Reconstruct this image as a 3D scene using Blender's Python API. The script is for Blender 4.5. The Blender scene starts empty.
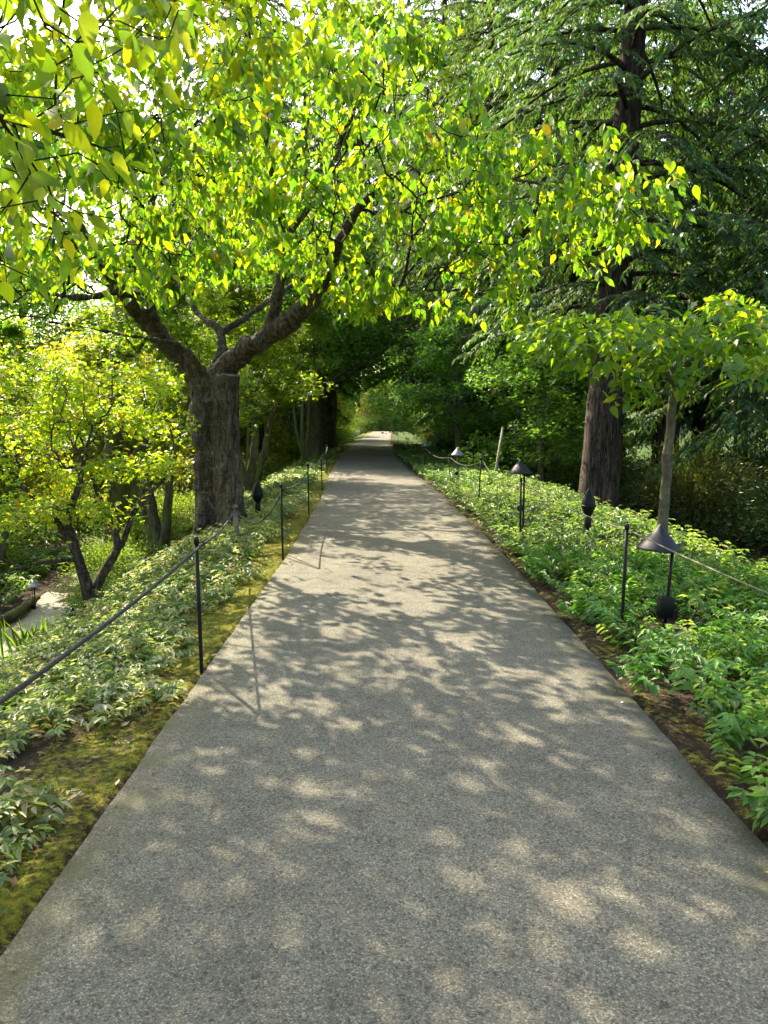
import bpy, math, random
import numpy as np
from mathutils import noise as mnoise, Vector

R = math.radians
sc = bpy.context.scene
COL = sc.collection
rng = np.random.default_rng(7)
random.seed(7)

# ------------------------------------------------------------------ camera
F = 770.0; PITCH = R(6.8); CAMH = 1.6
cam_d = bpy.data.cameras.new("camera"); cam = bpy.data.objects.new("camera", cam_d)
COL.objects.link(cam); sc.camera = cam
cam.location = (0, 0, CAMH); cam.rotation_euler = (R(90) - PITCH, 0, 0)
cam_d.sensor_fit = 'VERTICAL'; cam_d.sensor_height = 24.0; cam_d.lens = F / 1024 * 24
cam_d.clip_end = 3000; cam_d.clip_start = 0.05

def at(px, py, Y):
    """world point seen at pixel (px,py) of the photo, Y metres ahead"""
    u = (px - 384) / F; v = (512 - py) / F
    dy = math.cos(PITCH) + v * math.sin(PITCH); dz = -math.sin(PITCH) + v * math.cos(PITCH)
    t = Y / dy
    return np.array([u * t, Y, CAMH + dz * t])

# ------------------------------------------------------------------ world and sun
SUN_EL = 43.0; SUN_AZ = 33.0      # azimuth: degrees left of +Y
w = bpy.data.worlds.new("World"); sc.world = w; w.use_nodes = True
nt = w.node_tree; bg = nt.nodes['Background']
sky = nt.nodes.new('ShaderNodeTexSky'); sky.sky_type = 'NISHITA'; sky.sun_disc = False
sky.sun_elevation = R(SUN_EL); sky.sun_rotation = R(-SUN_AZ); sky.air_density = 1.3; sky.dust_density = 3.5; sky.ozone_density = 0.6
nt.links.new(sky.outputs[0], bg.inputs[0]); bg.inputs[1].default_value = 0.15
sd = bpy.data.lights.new("sun", 'SUN'); sun = bpy.data.objects.new("sun", sd); COL.objects.link(sun)
sd.energy = 5.0; sd.angle = R(0.42); sd.color = (1.0, 0.87, 0.68)
ts = Vector((-math.sin(R(SUN_AZ)) * math.cos(R(SUN_EL)), math.cos(R(SUN_AZ)) * math.cos(R(SUN_EL)), math.sin(R(SUN_EL))))
sun.rotation_euler = ts.to_track_quat('Z', 'Y').to_euler(); sun.location = (-20, 30, 30)
sc.view_settings.view_transform = 'Standard'; sc.view_settings.look = 'None'
sc.view_settings.gamma = 1; sc.view_settings.use_curve_mapping = False
sc.view_settings.exposure = 1.83
cy = sc.cycles
cy.max_bounces = 8; cy.diffuse_bounces = 5; cy.glossy_bounces = 2; cy.transmission_bounces = 5
cy.use_adaptive_sampling = True; cy.adaptive_threshold = 0.02
cy.sample_clamp_indirect = 6; cy.use_denoising = True; cy.caustics_reflective = False

# ------------------------------------------------------------------ materials
def mat(name):
    m = bpy.data.materials.new(name); m.use_nodes = True
    return m, m.node_tree, m.node_tree.nodes['Principled BSDF']

def N(nt, typ, **kw):
    n = nt.nodes.new(typ)
    for k, v in kw.items(): setattr(n, k, v)
    return n

def ramp(nt, fac, stops):
    r = nt.nodes.new('ShaderNodeValToRGB'); nt.links.new(fac, r.inputs[0])
    els = r.color_ramp.elements
    while len(els) < len(stops): els.new(0.5)
    for e, (p, c) in zip(els, stops):
        e.position = p; e.color = (*c, 1) if len(c) == 3 else c
    return r.outputs[0]

def noise(nt, scale, detail=4, vec=None, rough=0.6):
    n = nt.nodes.new('ShaderNodeTexNoise'); n.inputs['Scale'].default_value = scale
    n.inputs['Detail'].default_value = detail; n.inputs['Roughness'].default_value = rough
    if vec is not None: nt.links.new(vec, n.inputs['Vector'])
    return n.outputs['Fac']

def objvec(nt, scale=(1, 1, 1), space='Object'):
    tc = nt.nodes.new('ShaderNodeTexCoord'); mp = nt.nodes.new('ShaderNodeMapping')
    mp.inputs['Scale'].default_value = scale; nt.links.new(tc.outputs[space], mp.inputs[0])
    return mp.outputs[0]

def mix(nt, fac, a, b, blend='MIX'):
    m = nt.nodes.new('ShaderNodeMix'); m.data_type = 'RGBA'; m.blend_type = blend
    for sock, v in ((m.inputs[0], fac), (m.inputs[6], a), (m.inputs[7], b)):
        if isinstance(v, (int, float)): sock.default_value = v
        elif isinstance(v, tuple): sock.default_value = (*v, 1)
        else: nt.links.new(v, sock)
    return m.outputs[2]

def bump(nt, bs, h, strength=0.5, dist=0.02):
    b = nt.nodes.new('ShaderNodeBump'); b.inputs['Strength'].default_value = strength
    b.inputs['Distance'].default_value = dist
    nt.links.new(h, b.inputs['Height']); nt.links.new(b.outputs[0], bs.inputs['Normal'])

def leaf_mat(name, trans=0.54, tint=(2.8, 2.5, 0.45), rough=0.42, spec=0.4):
    """leaf blades: colour from the per-leaf attribute, slight hue change per tree; light comes through"""
    m, nt, bs = mat(name)
    a = nt.nodes.new('ShaderNodeAttribute'); a.attribute_name = 'col'
    oi = nt.nodes.new('ShaderNodeObjectInfo')
    hs = nt.nodes.new('ShaderNodeHueSaturation'); nt.links.new(a.outputs['Color'], hs.inputs['Color'])
    mr = nt.nodes.new('ShaderNodeMapRange'); nt.links.new(oi.outputs['Random'], mr.inputs[0])
    mr.inputs[3].default_value = 0.485; mr.inputs[4].default_value = 0.515
    nt.links.new(mr.outputs[0], hs.inputs['Hue'])
    nt.links.new(hs.outputs[0], bs.inputs['Base Color'])
    bs.inputs['Roughness'].default_value = rough; bs.inputs['Specular IOR Level'].default_value = spec
    tr = nt.nodes.new('ShaderNodeBsdfTranslucent')
    nt.links.new(mix(nt, 1.0, hs.outputs[0], tint, 'MULTIPLY'), tr.inputs['Color'])
    mx = nt.nodes.new('ShaderNodeMixShader'); mx.inputs[0].default_value = trans
    nt.links.new(bs.outputs[0], mx.inputs[1]); nt.links.new(tr.outputs[0], mx.inputs[2])
    nt.links.new(mx.outputs[0], nt.nodes['Material Output'].inputs[0])
    return m

def bark_mat(name, dark, light, scale=(9, 9, 1.6), moss=None, mossfac=0.5, dist=0.03, lent=0.0, fiss=0.5):
    m, nt, bs = mat(name)
    v = objvec(nt, scale)
    warp = N(nt, 'ShaderNodeTexNoise'); warp.inputs['Scale'].default_value = 1.1; warp.inputs['Detail'].default_value = 4; nt.links.new(v, warp.inputs['Vector'])
    sub = N(nt, 'ShaderNodeVectorMath', operation='MULTIPLY_ADD'); nt.links.new(warp.outputs['Color'], sub.inputs[0]); sub.inputs[1].default_value = (1.6, 1.6, 1.6); nt.links.new(v, sub.inputs[2])
    n1 = noise(nt, 1.6, 10, sub.outputs[0], 0.72)
    n0 = noise(nt, 1.3, 4, objvec(nt, (1.5, 1.5, .5)), .6)
    c = ramp(nt, n1, [(0.34, dark), (0.5, tuple(.5 * (a + b) for a, b in zip(dark, light))), (0.68, light)])
    c = mix(nt, 0.8, c, ramp(nt, n0, [(0.35, (0.55,) * 3), (0.65, (1.35, 1.3, 1.2))]), 'MULTIPLY')
    rid = N(nt, 'ShaderNodeMath', operation='SUBTRACT'); nt.links.new(noise(nt, 2.6, 6, sub.outputs[0], .6), rid.inputs[0]); rid.inputs[1].default_value = .5
    ab = N(nt, 'ShaderNodeMath', operation='ABSOLUTE'); nt.links.new(rid.outputs[0], ab.inputs[0])
    crack = ramp(nt, ab.outputs[0], [(0.0, (1 - fiss,) * 3), (0.05, (1,) * 3)])
    c = mix(nt, 1.0, c, crack, 'MULTIPLY')
    h = N(nt, 'ShaderNodeMath', operation='MULTIPLY_ADD'); nt.links.new(crack, h.inputs[0]); h.inputs[1].default_value = .7; nt.links.new(n1, h.inputs[2])
    hh = h.outputs[0]
    if lent:
        nl = noise(nt, 1.0, 5, objvec(nt, (2.4, 2.4, 20)), .7)
        lr = ramp(nt, nl, [(0.54, (0,) * 3), (0.63, (1,) * 3)])
        fm = N(nt, 'ShaderNodeMath', operation='MULTIPLY'); nt.links.new(lr, fm.inputs[0]); fm.inputs[1].default_value = lent
        c = mix(nt, fm.outputs[0], c, tuple(1.5 * q for q in light))
        ad = N(nt, 'ShaderNodeMath', operation='ADD'); nt.links.new(hh, ad.inputs[0]); nt.links.new(nl, ad.inputs[1]); hh = ad.outputs[0]
    if moss:
        n2 = noise(nt, 2.0, 5, objvec(nt, (1, 1, .6)))
        c = mix(nt, ramp(nt, n2, [(mossfac, (0,) * 3), (mossfac + .15, (1,) * 3)]), c, moss)
    nt.links.new(c, bs.inputs['Base Color']); bs.inputs['Roughness'].default_value = 0.9
    bs.inputs['Specular IOR Level'].default_value = 0.15
    bump(nt, bs, hh, 0.9, dist)
    return m

M = {}
M['leaf'] = leaf_mat('leaf_thin')
M['leaf_cool'] = leaf_mat('leaf_cool', 0.55, (2.3, 2.8, 0.8))
M['leaf_bed'] = leaf_mat('leaf_bed', 0.40, (1.9, 2.0, 0.9), 0.45, 0.4)
M['leaf_thick'] = leaf_mat('leaf_leathery', 0.35, (1.9, 1.9, 0.5), 0.36, 0.5)
M['needle'] = leaf_mat('needle', 0.4, (1.8, 1.8, 0.6), 0.55, 0.3)
M['cherry_bark'] = bark_mat('cherry_bark', (0.032, 0.025, 0.019), (0.21, 0.175, 0.13), (6, 6, 1.4), (0.10, 0.105, 0.05), 0.60, 0.045, .2, .6)
M['twig'] = bark_mat('twig_bark', (0.03, 0.022, 0.016), (0.09, 0.07, 0.05), (9, 9, 9))
M['fir_bark'] = bark_mat('fir_bark', (0.035, 0.026, 0.022), (0.17, 0.13, 0.11), (7, 7, 0.8), None, .5, 0.07, 0, .75)
M['mossy_bark'] = bark_mat('mossy_bark', (0.05, 0.045, 0.025), (0.17, 0.15, 0.09), (6, 6, 2.5), (0.12, 0.15, 0.035), 0.45)
M['young_bark'] = bark_mat('young_bark', (0.075, 0.065, 0.042), (0.20, 0.18, 0.125), (7, 7, 4), (0.13, 0.15, 0.07), 0.52, 0.01, .22, .3)
M['cut_wood'] = bark_mat('weathered_cut_wood', (0.16, 0.14, 0.11), (0.34, 0.31, 0.26), (12, 12, 12), None, .5, 0.004)

def simple(name, col, rough=0.5, metal=0.0, var=0.25, scale=30, spec=0.5):
    m, nt, bs = mat(name)
    n = noise(nt, scale, 5, objvec(nt))
    d = tuple(c * (1 - var) for c in col); l = tuple(min(1, c * (1 + var)) for c in col)
    nt.links.new(ramp(nt, n, [(0.35, d), (0.65, l)]), bs.inputs['Base Color'])
    bs.inputs['Roughness'].default_value = rough; bs.inputs['Metallic'].default_value = metal
    bs.inputs['Specular IOR Level'].default_value = spec
    bump(nt, bs, n, 0.15, 0.002)
    return m
M['black_metal'] = simple('black_painted_metal', (0.004, 0.004, 0.0045), 0.5, 0, .25, 30, .25)
M['shade_metal'] = simple('weathered_dark_shade', (0.011, 0.012, 0.014), 0.6, 0.0, 0.5, 10, .35)
M['pale_metal'] = simple('weathered_pale_shade', (0.26, 0.26, 0.26), 0.5, 0.2, 0.3, 14)
M['rope_dark'] = simple('dark_rope', (0.035, 0.03, 0.025), 0.9, 0, 0.5, 90)
M['rope_pale'] = simple('pale_rope', (0.13, 0.11, 0.08), 0.9, 0, 0.5, 90)
M['old_wood'] = simple('old_wood', (0.16, 0.13, 0.09), 0.9, 0, 0.5, 20)
M['stake'] = simple('pale_stake_wood', (0.30, 0.27, 0.20), 0.85, 0, 0.3, 20)
M['stone'] = simple('mossy_stone', (0.16, 0.155, 0.13), 0.9, 0, 0.5, 6)
M['glass'] = simple('frosted_lens', (0.45, 0.45, 0.42), 0.3, 0, 0.1)

def path_mat(name, tone=1.0):
    m, nt, bs = mat(name)
    v = objvec(nt)
    big = noise(nt, 0.55, 5, v); mid = noise(nt, 6, 4, v); fine = noise(nt, 160, 3, v, 0.8)
    vo = N(nt, 'ShaderNodeTexVoronoi'); vo.inputs['Scale'].default_value = 200; nt.links.new(v, vo.inputs[0])
    vo2 = N(nt, 'ShaderNodeTexVoronoi'); vo2.inputs['Scale'].default_value = 90; nt.links.new(v, vo2.inputs[0])
    base = ramp(nt, mid, [(0.3, tuple(c * tone for c in (0.112, 0.108, 0.087))), (0.7, tuple(c * tone for c in (0.156, 0.150, 0.121)))])
    sepc = N(nt, 'ShaderNodeSeparateColor'); nt.links.new(vo.outputs['Color'], sepc.inputs[0])
    peb = ramp(nt, sepc.outputs[0], [(0.0, (0.18, 0.17, 0.16)), (0.24, (0.66, 0.65, 0.62)), (0.6, (1.05, 1.02, 0.97)), (0.86, (1.5, 1.45, 1.34)), (1.0, (2.8, 2.7, 2.4))])
    c = mix(nt, 0.68, base, peb, 'MULTIPLY')
    sep2 = N(nt, 'ShaderNodeSeparateColor'); nt.links.new(vo2.outputs['Color'], sep2.inputs[0])
    c = mix(nt, ramp(nt, sep2.outputs[1], [(0.93, (0,) * 3), (0.94, (.55,) * 3)]), c, (0.035, 0.033, 0.03))
    c = mix(nt, 0.8, c, ramp(nt, big, [(0.3, (0.74, 0.74, 0.71)), (0.7, (1.18, 1.15, 1.08))]), 'MULTIPLY')
    a = nt.nodes.new('ShaderNodeAttribute'); a.attribute_name = 'edge'
    em = N(nt, 'ShaderNodeMath', operation='MULTIPLY'); nt.links.new(a.outputs['Fac'], em.inputs[0]); nt.links.new(ramp(nt, noise(nt, 5, 6, v), [(0.42, (0,) * 3), (0.66, (1,) * 3)]), em.inputs[1])
    c = mix(nt, em.outputs[0], c, (0.085, 0.088, 0.04))
    nt.links.new(c, bs.inputs['Base Color']); bs.inputs['Roughness'].default_value = 0.88
    bs.inputs['Specular IOR Level'].default_value = 0.25
    ad = N(nt, 'ShaderNodeMath', operation='ADD'); nt.links.new(vo.outputs[0], ad.inputs[0]); nt.links.new(fine, ad.inputs[1])
    bump(nt, bs, ad.outputs[0], 0.55, 0.004)
    return m
M['path'] = path_mat('exposed_aggregate_paving'); M['path2'] = path_mat('pale_garden_paving', 1.9)

def ground_mat():
    m, nt, bs = mat('garden_soil_and_moss')
    v = objvec(nt)
    n1 = noise(nt, 3.5, 8, v, .7); n2 = noise(nt, 28, 6, v, .7); n3 = noise(nt, 1.6, 6, v, .65); n4 = noise(nt, 120, 3, v)
    soil = ramp(nt, n2, [(0.3, (0.018, 0.013, 0.009)), (0.55, (0.05, 0.036, 0.024)), (0.75, (0.13, 0.09, 0.055))])
    moss = ramp(nt, n2, [(0.3, (0.05, 0.06, 0.008)), (0.5, (0.15, 0.15, 0.016)), (0.72, (0.27, 0.25, 0.03))])
    grass = ramp(nt, n2, [(0.3, (0.025, 0.055, 0.010)), (0.7, (0.065, 0.12, 0.02))])
    am = nt.nodes.new('ShaderNodeAttribute'); am.attribute_name = 'moss'
    ag = nt.nodes.new('ShaderNodeAttribute'); ag.attribute_name = 'grass'
    s = N(nt, 'ShaderNodeMath', operation='ADD'); nt.links.new(am.outputs['Fac'], s.inputs[0]); nt.links.new(n1, s.inputs[1])
    s2 = N(nt, 'ShaderNodeMath', operation='ADD'); nt.links.new(s.outputs[0], s2.inputs[0]); nt.links.new(n2, s2.inputs[1])
    mm = ramp(nt, s2.outputs[0], [(0.0, (0,) * 3), (1.0, (1,) * 3)])
    mr = N(nt, 'ShaderNodeMapRange'); nt.links.new(s2.outputs[0], mr.inputs[0]); mr.inputs[1].default_value = 1.38; mr.inputs[2].default_value = 1.68
    c = mix(nt, mr.outputs[0], soil, moss)
    c = mix(nt, ag.outputs['Fac'], c, grass)
    nt.links.new(c, bs.inputs['Base Color']); bs.inputs['Roughness'].default_value = 0.95
    bs.inputs['Specular IOR Level'].default_value = 0.1
    ad = N(nt, 'ShaderNodeMath', operation='ADD'); nt.links.new(n2, ad.inputs[0]); nt.links.new(n4, ad.inputs[1])
    bump(nt, bs, ad.outputs[0], 0.9, 0.02)
    return m
M['ground'] = ground_mat()

# ------------------------------------------------------------------ object helpers
def link(o, parent=None):
    COL.objects.link(o)
    if parent is not None: o.parent = parent
    return o

def mesh_np(name, V, Q, m, parent=None, colors=None, smooth=False, attrs=None, loc=None):
    """V (n,3); Q (k,4) or (k,3) faces, or list of several such arrays"""
    me = bpy.data.meshes.new(name)
    if not isinstance(Q, list): Q = [Q]
    Q = [np.asarray(q, dtype=np.int32) for q in Q if len(q)]
    V = np.asarray(V, dtype=np.float32)
    if loc is not None: V = V - np.asarray(loc, dtype=np.float32)
    me.vertices.add(len(V)); me.vertices.foreach_set('co', V.ravel())
    tot = np.concatenate([np.full(len(q), q.shape[1], dtype=np.int32) for q in Q])
    loops = np.concatenate([q.ravel() for q in Q])
    me.loops.add(len(loops)); me.loops.foreach_set('vertex_index', loops)
    st = np.concatenate(([0], np.cumsum(tot)[:-1])).astype(np.int32)
    me.polygons.add(len(tot)); me.polygons.foreach_set('loop_start', st)
    me.update(calc_edges=True)
    if smooth: me.polygons.foreach_set('use_smooth', np.ones(len(tot), dtype=bool))
    if colors is not None:
        a = me.color_attributes.new('col', 'FLOAT_COLOR', 'POINT')
        c = np.ones((len(V), 4), dtype=np.float32); c[:, :3] = colors; a.data.foreach_set('color', c.ravel())
    for k, arr in (attrs or {}).items():
        a = me.attributes.new(k, 'FLOAT', 'POINT'); a.data.foreach_set('value', np.asarray(arr, dtype=np.float32))
    me.materials.append(m); me.validate()
    o = bpy.data.objects.new(name, me); link(o, parent)
    if loc is not None and parent is None: o.location = loc
    return o

def tag(o, label=None, cat=None, group=None, kind=None):
    if label: o['label'] = label
    if cat: o['category'] = cat
    if group: o['group'] = group
    if kind: o['kind'] = kind
    return o

def empty(name, loc, label, cat, group=None, rz=0.0, s=1.0):
    o = bpy.data.objects.new(name, None); COL.objects.link(o)
    o.location = tuple(float(v) for v in loc); o.rotation_euler = (0, 0, rz); o.scale = (s,) * 3 if not isinstance(s, tuple) else s
    o.empty_display_size = 0.2
    return tag(o, label, cat, group)

def copy_thing(root, loc, label, group=None, rz=0.0, s=1.0, cat=None):
    r = root.copy(); COL.objects.link(r)
    r.location = tuple(float(v) for v in loc); r.rotation_euler = (0, 0, rz); r.scale = (s,) * 3 if not isinstance(s, tuple) else s
    r['label'] = label
    if group: r['group'] = group
    if cat: r['category'] = cat
    for ch in list(root.children):
        c = ch.copy(); COL.objects.link(c); c.parent = r
        for g in list(ch.children):
            d = g.copy(); COL.objects.link(d); d.parent = c
    return r

def nrm(a): return a / np.maximum(np.linalg.norm(a, axis=-1, keepdims=True), 1e-9)

def tube_arrays(P, Rr, sides, lump=0.0, lscale=2.0, cap=True):
    P = np.asarray(P, float); n = len(P); Rr = np.asarray(Rr, float)
    T = np.zeros_like(P); T[1:-1] = P[2:] - P[:-2]; T[0] = P[1] - P[0]; T[-1] = P[-1] - P[-2]; T = nrm(T)
    ref = np.array([0, 1., 0]) if abs(T[0][1]) < .9 else np.array([1., 0, 0])
    U = np.zeros_like(P); u = ref
    for i in range(n):
        u = u - T[i] * np.dot(u, T[i]); u = u / (np.linalg.norm(u) + 1e-9); U[i] = u
    W = np.cross(T, U)
    th = np.linspace(0, 2 * math.pi, sides, endpoint=False)
    ring = U[:, None, :] * np.cos(th)[None, :, None] + W[:, None, :] * np.sin(th)[None, :, None]
    rad = np.repeat(Rr[:, None], sides, 1)
    if lump > 0:
        for i in range(n):
            for j in range(sides):
                q = P[i] + ring[i, j] * Rr[i]
                k = mnoise.noise(Vector((q[0] * lscale, q[1] * lscale, q[2] * lscale * .45)))
                k2 = mnoise.noise(Vector((q[0] * lscale * 3.1, q[1] * lscale * 3.1, q[2] * lscale * 1.2 + 7)))
                rad[i, j] *= 1 + lump * k + lump * .45 * k2
    V = P[:, None, :] + ring * rad[:, :, None]
    V = V.reshape(-1, 3)
    i = np.arange(n - 1)[:, None]; j = np.arange(sides)[None, :]; j2 = (j + 1) % sides
    Q = np.stack([i * sides + j, i * sides + j2, (i + 1) * sides + j2, (i + 1) * sides + j], -1).reshape(-1, 4)
    Tr = np.zeros((0, 3), int)
    if cap:
        V = np.vstack([V, P[0], P[-1]]); a = len(V) - 2; b = len(V) - 1
        jj = np.arange(sides); j3 = (jj + 1) % sides
        Tr = np.vstack([np.stack([np.full(sides, a), j3, jj], -1), np.stack([np.full(sides, b), (n - 1) * sides + jj, (n - 1) * sides + j3], -1)])
    return V, Q, Tr

class Acc:
    def __init__(s): s.V = []; s.Q = []; s.T = []; s.n = 0
    def add(s, V, Q, T=None):
        s.V.append(V); s.Q.append(np.asarray(Q).reshape(-1, 4) + s.n)
        if T is not None and len(T): s.T.append(np.asarray(T) + s.n)
        s.n += len(V)
    def tube(s, P, Rr, sides=8, **k): s.add(*tube_arrays(P, Rr, sides, **k))
    def lathe(s, prof, c=(0, 0, 0), sides=24):
        prof = np.asarray(prof, float); th = np.linspace(0, 2 * math.pi, sides, endpoint=False)
        V = np.stack([prof[:, 0:1] * np.cos(th), prof[:, 0:1] * np.sin(th), np.repeat(prof[:, 1:2], sides, 1)], -1).reshape(-1, 3) + np.asarray(c)
        n = len(prof); i = np.arange(n - 1)[:, None]; j = np.arange(sides)[None, :]; j2 = (j + 1) % sides
        s.add(V, np.stack([i * sides + j, i * sides + j2, (i + 1) * sides + j2, (i + 1) * sides + j], -1).reshape(-1, 4))
    def build(s, name, m, parent=None, smooth=True, **k):
        Q = [np.vstack(s.Q)] + ([np.vstack(s.T)] if s.T else [])
        return mesh_np(name, np.vstack(s.V), Q, m, parent, smooth=smooth, **k)

def bevel(o, w=0.004):
    b = o.modifiers.new('bevel', 'BEVEL'); b.width = w; b.segments = 2; b.limit_method = 'ANGLE'

# ------------------------------------------------------------------ leaves
def leaves(P, A, Nn, L, W, fold=0.15, droop=0.12, simple=False, fine=False):
    """leaf blades from base points P along A with face normal Nn -> V, Q ; verts per leaf 6 (or 4)"""
    A = nrm(A); S = nrm(np.cross(A, Nn)); Nn = np.cross(S, A)
    L = L[:, None]; W = W[:, None]
    if simple:
        V = np.stack([P, P + A * L * .45 + S * W * .5, P + A * L - Nn * L * droop, P + A * L * .45 - S * W * .5], 1)
        k = np.arange(len(P))[:, None] * 4
        return V.reshape(-1, 3), k + np.array([[0, 1, 2, 3]]), 4
    f = Nn * W * fold
    if fine:
        wv = Nn * W * rng.normal(0, .05, (len(P), 1))
        st_ = [(.0, .0), (.12, .30), (.30, .50), (.52, .46), (.72, .29), (.88, .11)]
        cols_ = [P] + [P + A * L * t - Nn * L * droop * 1.4 * t * t for t, w_ in st_[1:]] + [P + A * L - Nn * L * droop * 1.5]
        lf = [cols_[q + 1] + S * W * w_ + f * w_ * 2 + wv * (q % 2) for q, (t, w_) in enumerate(st_[1:])]
        rt = [cols_[q + 1] - S * W * w_ + f * w_ * 2 - wv * (q % 2) for q, (t, w_) in enumerate(st_[1:])]
        V = np.stack(cols_ + lf + rt, 1); k = np.arange(len(P))[:, None] * 17
        Q = [k + np.array([[q, 6 + q, 7 + q, q + 1]]) for q in range(1, 5)] + [k + np.array([[q + 1, 12 + q, 11 + q, q]]) for q in range(1, 5)]
        Q += [k + np.array([[0, 7, 1, 12]]), k + np.array([[5, 11, 6, 16]])]
        return V.reshape(-1, 3), np.vstack(Q), 17
    V = np.stack([P, P + A * L * .30 + S * W * .5 + f, P + A * L * .68 + S * W * .36 + f * .6 - Nn * L * droop * .4,
                  P + A * L - Nn * L * droop * 1.4,
                  P + A * L * .68 - S * W * .36 + f * .6 - Nn * L * droop * .4, P + A * L * .30 - S * W * .5 + f], 1)
    k = np.arange(len(P))[:, None] * 6
    Q = np.vstack([k + np.array([[0, 1, 2, 3]]), k + np.array([[0, 3, 4, 5]])])
    return V.reshape(-1, 3), Q, 6

def palette(n, cols, weights=None, jitter=0.12):
    cols = np.array(cols, float)
    idx = rng.choice(len(cols), n, p=None if weights is None else np.array(weights) / sum(weights))
    c = cols[idx] * (1 + rng.normal(0, jitter, (n, 1))) * (1 + rng.normal(0, jitter * .4, (n, 3)))
    return np.clip(c, 0.004, 0.9)

def rdir(n, up=0.0, spread=1.0):
    d = rng.normal(0, 1, (n, 3)) * np.array([1, 1, spread]); d[:, 2] += up
    return nrm(d)

# ------------------------------------------------------------------ tree growth
def ell(c, r, n, shell=0.55, zmin=None):
    """points in an ellipsoid, pushed towards its shell"""
    d = nrm(rng.normal(0, 1, (n, 3))); t = rng.uniform(shell ** 3, 1, (n, 1)) ** (1 / 3)
    p = np.array(c) + d * t * np.array(r)
    return p if zmin is None else p[p[:, 2] > zmin]

def grow(seeds, att, step=0.22, wig=0.06, pl=0.3, tip=0.0045, expo=2.3, sagk=0.0):
    """seeds: list of (points, radii, parent_seed_node or None). returns nodes, parent, radius, height-from-tip"""
    cap = 60000
    X = np.zeros((cap, 3)); par = np.full(cap, -1); dist = np.zeros(cap); fixed = np.zeros(cap); n = 0
    for pts, rad, pnode in seeds:
        pts = np.asarray(pts, float)
        # densify with Catmull-like interpolation
        seg = np.linalg.norm(np.diff(pts, axis=0), axis=1); s = np.concatenate([[0], np.cumsum(seg)])
        m = max(3, int(s[-1] / (step * .8)) + 1); ss = np.linspace(0, s[-1], m)
        Z = np.stack([np.interp(ss, s, pts[:, k]) for k in range(3)], -1)
        for _ in range(2): Z[1:-1] = .25 * Z[:-2] + .5 * Z[1:-1] + .25 * Z[2:]
        rr = np.interp(ss, s, rad)
        if m > 4: Z[2:-1] += rng.normal(0, 1, (m - 3, 3)) * np.minimum(.13 * rr[2:-1], .03)[:, None]
        if pnode is not None:
            d = np.linalg.norm(X[:n] - Z[0], axis=1); pn = int(np.argmin(d))
        else: pn = -1
        for i in range(m):
            X[n] = Z[i]; par[n] = pn; fixed[n] = rr[i]
            dist[n] = 0 if pn < 0 else dist[pn] + np.linalg.norm(X[n] - X[pn])
            pn = n; n += 1
    nseed = n
    skip = fixed[:n] > 0.2
    d0 = np.array([np.min(np.linalg.norm(X[:n] - a, axis=1)) for a in att]) if len(att) else []
    for ai in np.argsort(d0):
        a = att[ai]
        dd = np.linalg.norm(X[:n] - a, axis=1)
        cost = dd + pl * dist[:n]; cost[:nseed][skip] += 0.6
        k = int(np.argmin(cost))
        if dd[k] < 0.05 or n > cap - 200: continue
        D = dd[k]; m = max(2, int(D / step))
        p0 = X[k]; pdir = X[k] - X[par[k]] if par[k] >= 0 else np.array([0, 0, 1.])
        pdir = pdir / (np.linalg.norm(pdir) + 1e-9)
        ctrl = p0 + pdir * D * .28 + (a - p0) * .25
        ctrl[2] += sagk * D
        pn = k
        for i in range(1, m + 1):
            t = i / m
            q = (1 - t) ** 2 * p0 + 2 * t * (1 - t) * ctrl + t * t * a
            if i < m: q = q + rng.normal(0, wig * D / m * 1.2 + wig * .15, 3)
            X[n] = q; par[n] = pn; dist[n] = dist[pn] + np.linalg.norm(q - X[pn]); pn = n; n += 1
    X = X[:n]; par = par[:n]; fixed = fixed[:n]
    acc = np.zeros(n); ht = np.zeros(n, int); best = np.full(n, -1); br = np.zeros(n); rad = np.zeros(n); L = np.zeros(n)
    for i in range(n - 1, -1, -1):
        r = max(acc[i], tip ** expo) ** (1 / expo)
        if fixed[i] > 0: r = fixed[i]
        rad[i] = r; p = par[i]
        if p >= 0:
            acc[p] += min(r, 1e9) ** expo
            if r > br[p]: br[p] = r; best[p] = i
            L[p] = max(L[p], L[i] + np.linalg.norm(X[i] - X[p]))
    # grown limbs may not be thicker than what bears them
    for i in range(n):
        if par[i] >= 0: rad[i] = min(rad[i], rad[par[i]] * (0.98 if fixed[i] == 0 else 1.0))
    return dict(X=X, par=par, rad=rad, best=best, L=L, fixed=fixed)

def wood_mesh(g, acc_big, acc_small=None, thr=0.0, lump=0.0):
    X, par, rad, best = g['X'], g['par'], g['rad'], g['best']
    n = len(X); started = np.zeros(n, bool)
    for i in range(n):
        p = par[i]
        if p >= 0 and best[p] == i: continue
        chain = [i]; j = i
        while best[j] >= 0: j = best[j]; chain.append(j)
        pts = X[chain]; rr = rad[chain].copy()
        if p >= 0: pts = np.vstack([X[p], pts]); rr = np.concatenate([[min(rr[0] * 1.15, rad[p])], rr])
        if len(pts) < 2: continue
        r0 = rr.max(); sides = 3 if r0 < .012 else 5 if r0 < .04 else 8 if r0 < .12 else 18
        a = acc_big if (acc_small is None or r0 >= thr) else acc_small
        a.tube(pts, rr, sides, lump=lump if sides >= 8 else 0, cap=True)

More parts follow.
